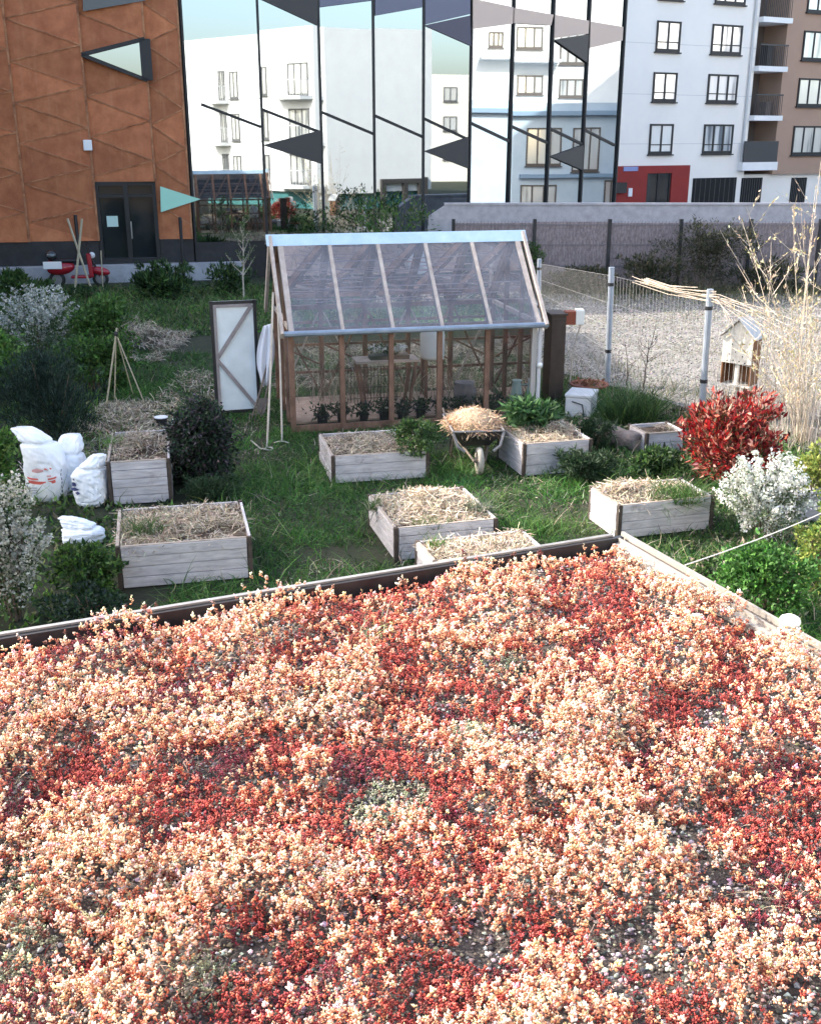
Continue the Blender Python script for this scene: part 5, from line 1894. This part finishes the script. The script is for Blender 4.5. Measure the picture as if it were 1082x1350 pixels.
order.append((far_, far_ + Vector((0, 0, 2.2))))
m = MB()
WIRE = pm('thin_wire', (.42, .41, .40), .5, metal=.3)
for (b0_, t0_), (b1_, t1_) in zip(order[:-1], order[1:]):
    L = (b1_ - b0_).length
    nb = int(L / .10)
    for i in range(nb):
        f = i / nb
        a, c = b0_.lerp(b1_, f) - fo, t0_.lerp(t1_, f) - fo
        c = a + (c - a) * .93
        m.tube([a, c], .0022, 3, caps=False)
    for zz in (.05, .3, .5, .7, .93):
        m.tube([b0_.lerp(t0_, zz) - fo, b1_.lerp(t1_, zz) - fo], .0028, 3, caps=False)
m.build('netting', WIRE, wf)
q = V(895, 378, 19)
m = MB()
g = random.Random(9)
a_, b_ = posts[0][0].lerp(posts[0][1], .93), posts[1][0].lerp(posts[1][1], .95)
for i in range(16):
    s0 = a_.lerp(b_, g.uniform(.22, .45)) + Vector((g.uniform(-.05, .05), 0, g.uniform(-.04, .12)))
    s1 = a_.lerp(b_, g.uniform(.85, 1.12)) + Vector((g.uniform(-.05, .05), 0, g.uniform(-.1, .12)))
    m.tube([s0 - a_, (s0 + s1) / 2 - a_ + Vector((0, 0, -.05)), s1 - a_], .0055, 4)
for i in range(14):
    s0 = b_.lerp(a_, g.uniform(-.05, .1))
    s1 = b_ + (b_ - a_) * g.uniform(.2, .7) + Vector((g.uniform(-.2, .2), 0, g.uniform(-.5, .05)))
    m.tube([s0 - a_, (s0 + s1) / 2 - a_ + Vector((0, 0, .05)), s1 - a_], .0045, 4)
o = m.build('cane_bundle', TWIG)
o.location = a_
tag(o, 'loose bundle of pale dry canes tied along the top of the wire fence', 'canes')

# ------------------------------------------------------------------ bird house
fb = G(968, 552)
bl, br = V(948, 500, fb.y), V(977, 513, fb.y)
bh = thing('bird_house', 'pale wooden bird house with two nest openings and brown side on a pole', 'bird house', (fb.x, fb.y, 0), R(-40))
zb_ = V(962, 505, fb.y).z
sc_ = depth_of(fb) / FOC
hw, hd = 20 * sc_, 14 * sc_
zs, zp, zm = zb_ + 62 * sc_, zb_ + 82 * sc_, zb_ + 28 * sc_
PALEW = pm('pale_board', (.74, .70, .62), .8, col2=(.52, .48, .42), scale=14)
BRW = pm('brown_board', (.26, .12, .055), .8, col2=(.17, .08, .04), scale=8)
MB().prism([(-hw, -hd, zm), (hw, -hd, zm), (hw, -hd, zs), (0, -hd, zp), (-hw, -hd, zs)], (0, .02, 0)).build('front_board', PALEW, bh)
m = MB()
for hx, hz in ((-.35, .75), (.3, .6), (-.1, .45), (.4, .3), (-.5, .35), (.05, .9), (-.6, .08), (-.2, .12), (.2, .1), (.6, .05)):
    m.lathe([(0, 0), (.014, 0)], 8, (0, 0, 0)) if False else m.ball((hx * hw, -hd - .001, zm + hz * (zs - zm) * .95), (.012, .003, .012), 8, 6)
m.build('drilled_hole', BLACKM, bh)
MB().box(hw - .02, hw, -hd + .02, hd, zb_, zs).build('side_board', BRW, bh)
MB().box(-hw, -hw + .02, -hd + .02, hd, zb_, zs).build('side_board', BRW, bh)
MB().box(-hw + .02, hw - .02, hd - .02, hd, zb_, zs).build('back_board', BRW, bh)
MB().box(-hw - .01, hw + .01, -hd - .02, hd + .01, zb_ - .02, zb_).build('floor_board', PALEW, bh)
MB().box(-.02 * 1 - .01, .05, -hd + .05, -hd + .07, zb_, zm).build('divider', PALEW, bh)
for sx in (-1, 1):
    MB().prism([(0, -hd - .05, zp + .03), (sx * (hw + .06), -hd - .05, zs - .02), (sx * (hw + .06), -hd - .05, zs + .005), (0, -hd - .05, zp + .055)], (0, 2 * hd + .1, 0)).build('roof_board', pm('pale_roof_board', (.50, .49, .47), .7), bh)
MB().tube([(0, 0, 0), (0, 0, zb_ - .02)], .03, 8).build('pole', TWIG, bh)

# ------------------------------------------------------------------ things right of the greenhouse
q0, q1 = G(722, 531), G(742, 531)
zt = V(730, 416, q0.y).z
o = thing('dark_cupboard', 'tall narrow dark brown board cupboard right against the greenhouse end', 'cupboard', (q0.x, q0.y, 0), R(8))
wd_ = (q1 - q0).length
CUPB = pm('dark_brown_board', (.040, .028, .022), .6, col2=(.065, .046, .036), scale=5)
MB().box(0, wd_, 0, .45, 0.02, zt).build('body', CUPB, o, bevel=.008)
MB().box(-.02, wd_ + .02, -.03, .48, zt, zt + .03).build('lid', CUPB, o)
MB().box(.02, wd_ - .02, -.012, 0, .5, zt - .06).build('door', CUPB, o)
q2 = V(743, 428, q0.y + .1)
q3 = V(757, 411, q0.y + .1)
o = thing('nest_box', 'red brown wooden box with a white end on a thin stick by the dark cupboard', 'nest box', (q2.x, q2.y, 0))
hh_ = q3.z - q2.z
ww = q3.x - q2.x
MB().box(.02, ww + .03, 0, .22, q2.z, q3.z).build('body', pm('red_brown_board', (.24, .065, .035), .7), o)
MB().box(ww + .032, ww + .18, -.01, .23, q2.z + .0, q3.z + .03).build('white_end', pm('white_paint', (.78, .77, .72), .5), o, bevel=.01)
MB().tube([(ww + .14, .1, q2.z + .01), (ww + .02, .1, q2.z - .5), (ww - .02, .08, .0)], .014, 6).build('stick', HANDLE, o)
q = G(744, 549)
o = thing('storage_chest', 'white grey storage chest with a ribbed lid right of the dark cupboard', 'chest', (q.x, q.y, 0), R(-20))
zt = V(750, 519, q.y).z
CHW = pm('chest_white', (.52, .52, .53), .5, col2=(.62, .62, .62), scale=3)
MB().box(0, .44, 0, .55, 0, zt - .06).build('body', CHW, o, bevel=.015)
MB().box(-.015, .455, -.015, .565, zt - .055, zt).build('lid', CHW, o, bevel=.015)
m = MB()
m.tube([(.12, -.02, zt - .12), (.3, -.04, zt - .16), (.34, -.04, .02)], .012, 6)
m.build('handle', BLACKM, o)
q = G(779, 509, .34)
o = thing('terracotta_tray', 'low terracotta coloured tray with dry leaves lying behind the storage chest', 'tray', (q.x, q.y + .2, 0))
m = MB().lathe([(0, .29), (.30, .29), (.35, .33), (.35, .35), (.32, .35), (.28, .32), (0, .31)], 18)
m.build('dish', pm('terracotta', (.30, .11, .07), .8, col2=(.22, .08, .05), scale=6), o)
MB().lathe([(.0, 0), (.2, 0), (.16, .15), (.2, .289), (0, .289)], 12).build('pedestal', CONC, o)
c_ = np.stack([RNG.normal(0, .13, 90), RNG.normal(0, .13, 90), .32 + .03 * RNG.random(90)], 1)
foliage('dry_leaves', c_, rand_dirs(90, .2), .09, .05, [(.24, .10, .06), (.32, .16, .09), (.14, .07, .04)], o)
# log
q = G(815, 596)
o = thing('fallen_log', 'thick grey log lying slanted behind the dark junipers', 'log', (q.x, q.y, 0))
a_ = Vector((-.42, .75, .20))
b_ = Vector((.28, -.05, .14))
pts = [a_.lerp(b_, t_ / 8) + Vector((0, 0, .012 * math.sin(t_ * 2))) for t_ in range(9)]
MB().tube(pts, [.15, .165, .16, .17, .158, .165, .16, .165, .15], 14).build('bark', pm('log_bark', (.09, .075, .07), .95, col2=(.21, .18, .17), scale=9, bump=.9, bscale=25), o, smooth=True)
dv = (b_ - a_).normalized()
for e_, s_ in ((a_, -1), (b_, 1)):
    MB().tube([e_ + dv * .002 * s_, e_ + dv * .008 * s_], .14, 14).build('cut_end', pm('cut_wood', (.35, .31, .28), .9, col2=(.24, .2, .18), scale=20), o)
# compost box slab at right border
q = G(1062, 690)
zt = V(1062, 648, q.y).z
o = thing('compost_box', 'low grey box with a flat lid behind the white flowering bush', 'box', (q.x, q.y, 0), R(12))
MB().box(-.18, .6, 0, .6, 0, zt - .03).build('body', pm('grey_board', (.25, .25, .28), .8, col2=(.32, .32, .35), scale=5), o, bevel=.01)
MB().box(-.22, .64, -.03, .64, zt - .03, zt).build('lid', pm('grey_lid', (.40, .40, .44), .7, col2=(.48, .48, .52), scale=4), o, bevel=.008)

# ------------------------------------------------------------------ canes
CANE = pm('bamboo', (.46, .40, .28), .6, col2=(.34, .29, .2), scale=6)
apex = G(140, 536)
az = V(153, 440, apex.y + .2)
o = thing('cane_tripod', 'tripod of bamboo canes tied at the top on the straw covered bed', 'canes', apex)
for (fx, fy, ext) in ((140, 536, 1.08), (151, 530, 1.0), (176, 522, 1.0), (192, 535, .95)):
    f = G(fx, fy)
    d = az - f
    MB().tube([f - apex, f - apex + d * .5, f - apex + d * ext], .016 if fx < 145 else .012, 6).build('cane', CANE, o)
MB().ball(az - apex, (.035, .035, .05), 8, 6).build('tie', BLACKM, o)
f0 = G(98, 389)
o = thing('crossed_canes', 'two long bamboo stakes crossing each other in front of the red scooter', 'canes', f0)
for a_, b_, dy in (((98, 389), (108, 288), 0), ((122, 386), (89, 288), .1)):
    f = G(*a_)
    tp = V(b_[0], b_[1], f.y + .2 + dy)
    MB().tube([f - f0, tp - f0], .034, 6).build('cane', CANE, o)
f = G(136, 384)
tp = V(133, 330, f.y)
MB().tube([f - f0, tp - f0], .02, 6).build('cane', CANE, o)

# ------------------------------------------------------------------ scooter
q0, q1 = G(66, 379), G(136, 381)
sq = (q0 + q1) / 2
ln = (q1 - q0).length
sct = thing('motor_scooter', 'red motor scooter with a white number plate parked by the black building base', 'scooter', (sq.x, sq.y + .3, 0), R(10))
k_ = ln / 1.75
RED = pm('red_paint', (.32, .015, .025), .25, spec=.6)
BLK = pm('black_plastic', (.015, .015, .017), .5)


def ell(name, c, r, mat, parent, rot=0):
    o = MB().ball((0, 0, 0), tuple(k_ * w_ for w_ in r), 18, 12).build(name, mat, parent, smooth=True)
    o.location = Vector(c) * k_
    o.rotation_euler = (0, rot, 0)
    return o


def wheel(x_):
    v_, f_ = [], []
    pr = [(.15, -.05), (.21, -.06), (.24, -.03), (.245, 0), (.24, .03), (.21, .06), (.15, .05), (.15, -.05)]
    for a_i in range(20):
        a = 2 * math.pi * a_i / 20
        for r_, yy in pr:
            v_.append(((x_ + r_ * math.cos(a)) * k_, yy * k_, (.245 + r_ * math.sin(a)) * k_))
    for a_i in range(20):
        for i in range(7):
            f_.append((a_i * 8 + i, a_i * 8 + i + 1, ((a_i + 1) % 20) * 8 + i + 1, ((a_i + 1) % 20) * 8 + i))
    w_ = MB().add(v_, f_).build('wheel', BLK, sct, smooth=True)
    h = MB().lathe([(0, -.04 * k_), (.15 * k_, -.03 * k_), (.15 * k_, .03 * k_), (0, .04 * k_)], 14)
    h.v = [Vector((v.x + x_ * k_, v.z, v.y + .245 * k_)) for v in h.v]
    h.build('rim', GREYP, w_)


wheel(-.62)
wheel(.66)
ell('rear_body', (-.48, 0, .58), (.42, .20, .20), RED, sct, R(-8))
ell('rear_body', (-.75, 0, .66), (.20, .19, .15), RED, sct)
ell('seat', (-.35, 0, .80), (.42, .15, .075), BLK, sct)
MB().box(-.2 * k_, .42 * k_, -.16 * k_, .16 * k_, .28 * k_, .36 * k_).build('footboard', RED, sct, bevel=.03)
MB().prism([(.36 * k_, -.19 * k_, .32 * k_), (.48 * k_, -.19 * k_, .30 * k_), (.44 * k_, -.17 * k_, 1.02 * k_), (.30 * k_, -.17 * k_, 1.0 * k_)], (0, .36 * k_, 0)).build('front_shield', RED, sct, bevel=.03)
ell('front_fender', (.66, 0, .47), (.30, .11, .13), RED, sct, R(12))
ell('headlight', (.46, 0, .95), (.10, .10, .10), pm('lamp_glass', (.6, .6, .6), .15), sct)
MB().tube([(.36 * k_, -.33 * k_, 1.08 * k_), (.38 * k_, 0, 1.04 * k_), (.36 * k_, .33 * k_, 1.08 * k_)], .025 * k_, 8).build('handlebar', BLK, sct)
MB().tube([(.38 * k_, 0, 1.04 * k_), (.64 * k_, 0, .3 * k_)], .04 * k_, 8).build('fork', BLK, sct)
for sy in (-.3, .3):
    MB().tube([(.38 * k_, sy * k_, 1.08 * k_), (.36 * k_, sy * 1.1 * k_, 1.26 * k_)], .01 * k_, 5).build('mirror_stem', BLK, sct)
    ell('mirror', (.36, sy * 1.1, 1.30), (.02, .07, .05), BLK, sct)
MB().box(-.96 * k_, -.42 * k_, -.225 * k_, -.205 * k_, .58 * k_, .80 * k_).build('number_plate', pm('white_plate', (.78, .78, .78), .4), sct, bevel=.01)
o = thing('helmet', 'black round helmet standing on the rear of the red scooter', 'helmet', sct.location + Matrix.Rotation(R(10), 3, 'Z') @ (Vector((-.72, 0, .80)) * k_))
MB().ball((0, 0, .16 * k_), (.17 * k_, .15 * k_, .17 * k_), 18, 12).build('shell', pm('helmet_black', (.02, .022, .025), .2, spec=.6), o, smooth=True)
MB().ball((0, -.03 * k_, .17 * k_), (.15 * k_, .14 * k_, .09 * k_), 16, 10).build('visor', pm('helmet_visor', (.10, .12, .13), .1, spec=.8), o, smooth=True)

# small tubs lying in the straw
q = G(213, 561)
o = thing('plastic_tub', 'small white and black tub lying in the straw behind the left planters', 'tub', q)
MB().lathe([(0, 0), (.09, 0), (.11, .12), (.12, .12), (.12, .135), (.1, .135), (.08, .03), (0, .03)], 14).build('tub', BLACKM, o)
MB().lathe([(.0, .125), (.115, .14), (.115, .15), (0, .155)], 14).build('lid', pm('white_lid', (.75, .76, .77), .4), o)
q = G(236, 558)
o = thing('plastic_dish', 'upturned white dish lying in the straw beside the small tub', 'dish', q)
MB().lathe([(.14, 0), (.13, .04), (.09, .09), (0, .10)], 14).build('dish', pm('white_lid', (.75, .76, .77), .4), o, smooth=True)
MB().lathe([(.14, 0), (.155, 0), (.155, .012), (.14, .012)], 14).build('rim', pm('white_lid', (.75, .76, .77), .4), o)

# ------------------------------------------------------------------ ground cover
def not_in_beds(x, y, grow=.03):
    k = np.ones(len(x), bool)
    for t_, w_, d_, a_ in BEDS:
        dx, dy = x - t_.location.x, y - t_.location.y
        lx = dx * math.cos(a_) + dy * math.sin(a_)
        ly = -dx * math.sin(a_) + dy * math.cos(a_)
        k &= ~((lx > -grow) & (lx < w_ + grow) & (ly > -grow) & (ly < d_ + grow))
    dx, dy = x - GO.x, y - GO.y
    lx = dx * math.cos(GY) + dy * math.sin(GY)
    ly = -dx * math.sin(GY) + dy * math.cos(GY)
    return k & ~((lx > -.02) & (lx < GLN) & (ly > .0) & (ly < GWD))


def near_beds(x, y):
    return np.where(not_in_beds(x, y, .22), 0.0, .75) * (.25 + .75 * (nD.fbm(x, y, .3, 2) > .47))


def field(name, label, n, x0, x1, y0, y1, L, W, cols, poly=None, bend=.4, lean=1.6, kindf=blades, cat='grass', dens=None, mat=None, seg=2, z=0.0):
    x, y = RNG.uniform(x0, x1, n), RNG.uniform(y0, y1, n)
    k = not_in_beds(x, y)
    if poly:
        k &= inpoly(x, y, poly)
    if dens is not None:
        k &= RNG.random(n) < dens(x, y)
    x, y = x[k], y[k]
    m_ = len(x)
    patch = np.clip((nC.fbm(x, y, .8, 4)[:, None] - .5) * 2.0 + .5, .0, 1.15)
    col = pal(m_, cols, .25) * (.72 + .6 * patch)
    if kindf is blades:
        o = blades(name, np.stack([x, y, np.full(m_, z)], 1), rand_dirs(m_, lean), L * (.45 + .9 * RNG.random(m_)) * (.6 + .8 * patch[:, 0]), W, col, bend, None, seg, mat=mat)
    else:
        o = foliage(name, np.stack([x, y, z + L * RNG.random(m_) * 1.2 * patch[:, 0]], 1), rand_dirs(m_, lean), L * (.5 + .8 * RNG.random(m_)), W, col, mat=mat)
    return tag(o, label, cat, kind='stuff')


lawn = [(-3.2, 9.2), (-2.4, 7), (4, 7), (6.2, 10), (6.5, 14), (4.6, 18.6), (3.5, 20.6), (2.2, 22.5), (-8, 24), (-6.2, 19), (-4.0, 16), (-2.6, 13.5), (-2.5, 10)]
GC = [(.030, .105, .018), (.045, .145, .024), (.020, .070, .014), (.065, .175, .032), (.085, .15, .04)]
field('lawn_grass', 'rough green lawn grass between the planters and round the greenhouse', 270000, -8, 6.5, 7, 24, .15, .013, GC, lawn, .6, 1.0, dens=lambda x, y: np.clip((nB.fbm(x + 4, y, .8, 4) - .33) * 5, .12, 1))
field('lawn_tussocks', 'longer uneven tussocks of grass and weeds in the lawn and round the planters', 42000, -8, 6.5, 7, 24, .30, .014, GREEN + BRIGHT + BRIGHT[2:] + DRY[:1], lawn, .55, 1.3, dens=lambda x, y: np.maximum(near_beds(x, y), np.clip((nD.fbm(x, y, .7, 3) - .51) * 7, .02, 1)), seg=3)
field('lawn_clover', 'broad leaved weeds and clover spread through the lawn', 26000, -8, 6.5, 7, 24, .045, .035, GREEN + BRIGHT, lawn, kindf=foliage, lean=1.0, cat='weeds', dens=lambda x, y: np.clip((nA.fbm(x, y, .9, 3) - .47) * 6, .02, 1))
field('dry_grass', 'scattered dry straw and dead grass on the lawn', 26000, -5, 6, 8, 20, .14, .008, DRY, lawn, .5, .15, mat=STRAWM, dens=lambda x, y: np.clip((nB.fbm(x, y, .9, 3) - .50) * 6, .02, 1), z=.03)
left = [(-18, 12), (-3.4, 9), (-2.8, 12), (-3.6, 15.5), (-6.4, 20), (-7, 25), (-1, 27), (3, 27), (3, 33.5), (-3, 35.2), (-20, 33)]
field('ground_weeds', 'low leafy weeds covering the left half of the garden', 110000, -18, 3, 9, 35.2, .10, .05, GREEN + BRIGHT + DARKG[:1] + [(.16, .20, .07), (.20, .19, .10)], left, kindf=foliage, lean=.7, cat='weeds', dens=lambda x, y: np.clip(1.4 - .02 * y, .2, 1))
field('tall_grass', 'tall rough grass between the shrubs at the back left', 42000, -18, 3, 13, 35.2, .38, .017, GREEN + BRIGHT[:2] + [(.13, .17, .07), (.22, .20, .12)], left, .5, 1.6)
right = [(2.5, 9.5), (5.5, 7.5), (9, 11), (9, 15), (6.6, 14.6), (5.2, 17.8), (4.4, 19.2), (2.7, 21.8), (2.6, 18), (3.2, 14.5)]
field('border_weeds', 'mixed weeds under the shrubs along the right border', 16000, 2.5, 9, 7.5, 22, .10, .036, GREEN + DRY[:2] + DARKG, right, kindf=foliage, lean=.6, cat='weeds')
field('border_grass', 'tufted grass along the edge of the gravel yard', 12000, 2.5, 9, 7.5, 22, .24, .012, GREEN + DRY[:1] + [(.12, .12, .07)], right, .45, 1.6)
edge_ = [(2.4, 21.6), (3.4, 20.2), (4.6, 18.2), (6.0, 15.2), (9, 13.6), (9.5, 15), (6.6, 17.6), (5.0, 20.3), (3.9, 22.8), (2.6, 24.5)]
field('yard_edge_grass', 'thin dry grass growing into the gravel yard edge', 9000, 2.4, 9.5, 13, 25, .26, .012, [(.14, .14, .08), (.22, .19, .12), (.09, .11, .05)], edge_, .45, 1.6)
field('verge_grass', 'long grass along the foot of the fence matting', 12000, 2.5, 24, 30.5, 34.2, .42, .022, [(.10, .11, .06), (.07, .085, .045), (.20, .17, .11)], None, .4, 1.8, dens=lambda x, y: np.clip((y - 30.2) / 3.5, 0, 1))
field('yard_weeds', 'sparse dry weeds scattered over the gravel yard', 26000, 3, 16, 15, 33, .20, .012, [(.30, .26, .17), (.2, .19, .11), (.10, .13, .06), (.07, .11, .04)], yard, .5, 1.2, dens=lambda x, y: np.clip((nB.fbm(x, y, 1.3, 3) - .53 + np.clip(y - 26, 0, 8) * .035) * 6, .03, 1))
# straw mulched ground patches
for lab, x0, x1, y0, y1, n_, md in (('dull straw mulch under the cane tripod', -5.5, -4.0, 14.6, 18.8, 6500, .12),
                                    ('pale heap of dry stalks at the back left of the lawn', -7.5, -5.2, 22.5, 26, 6000, .55),
                                    ('thin strip of dry grass left of the greenhouse door', -4.6, -3.4, 18.6, 21.5, 1300, .05),
                                    ('wide mat of dry straw on the ground behind the greenhouse', -2.6, 2.2, 20.0, 24.5, 13000, .10)):
    o = straw_patch(None, x0, x1, y0, y1, .03, n_, md, DRY + STRAW[:1], name='straw_mulch', L=.22, W=.012)
    tag(o, lab, 'straw')
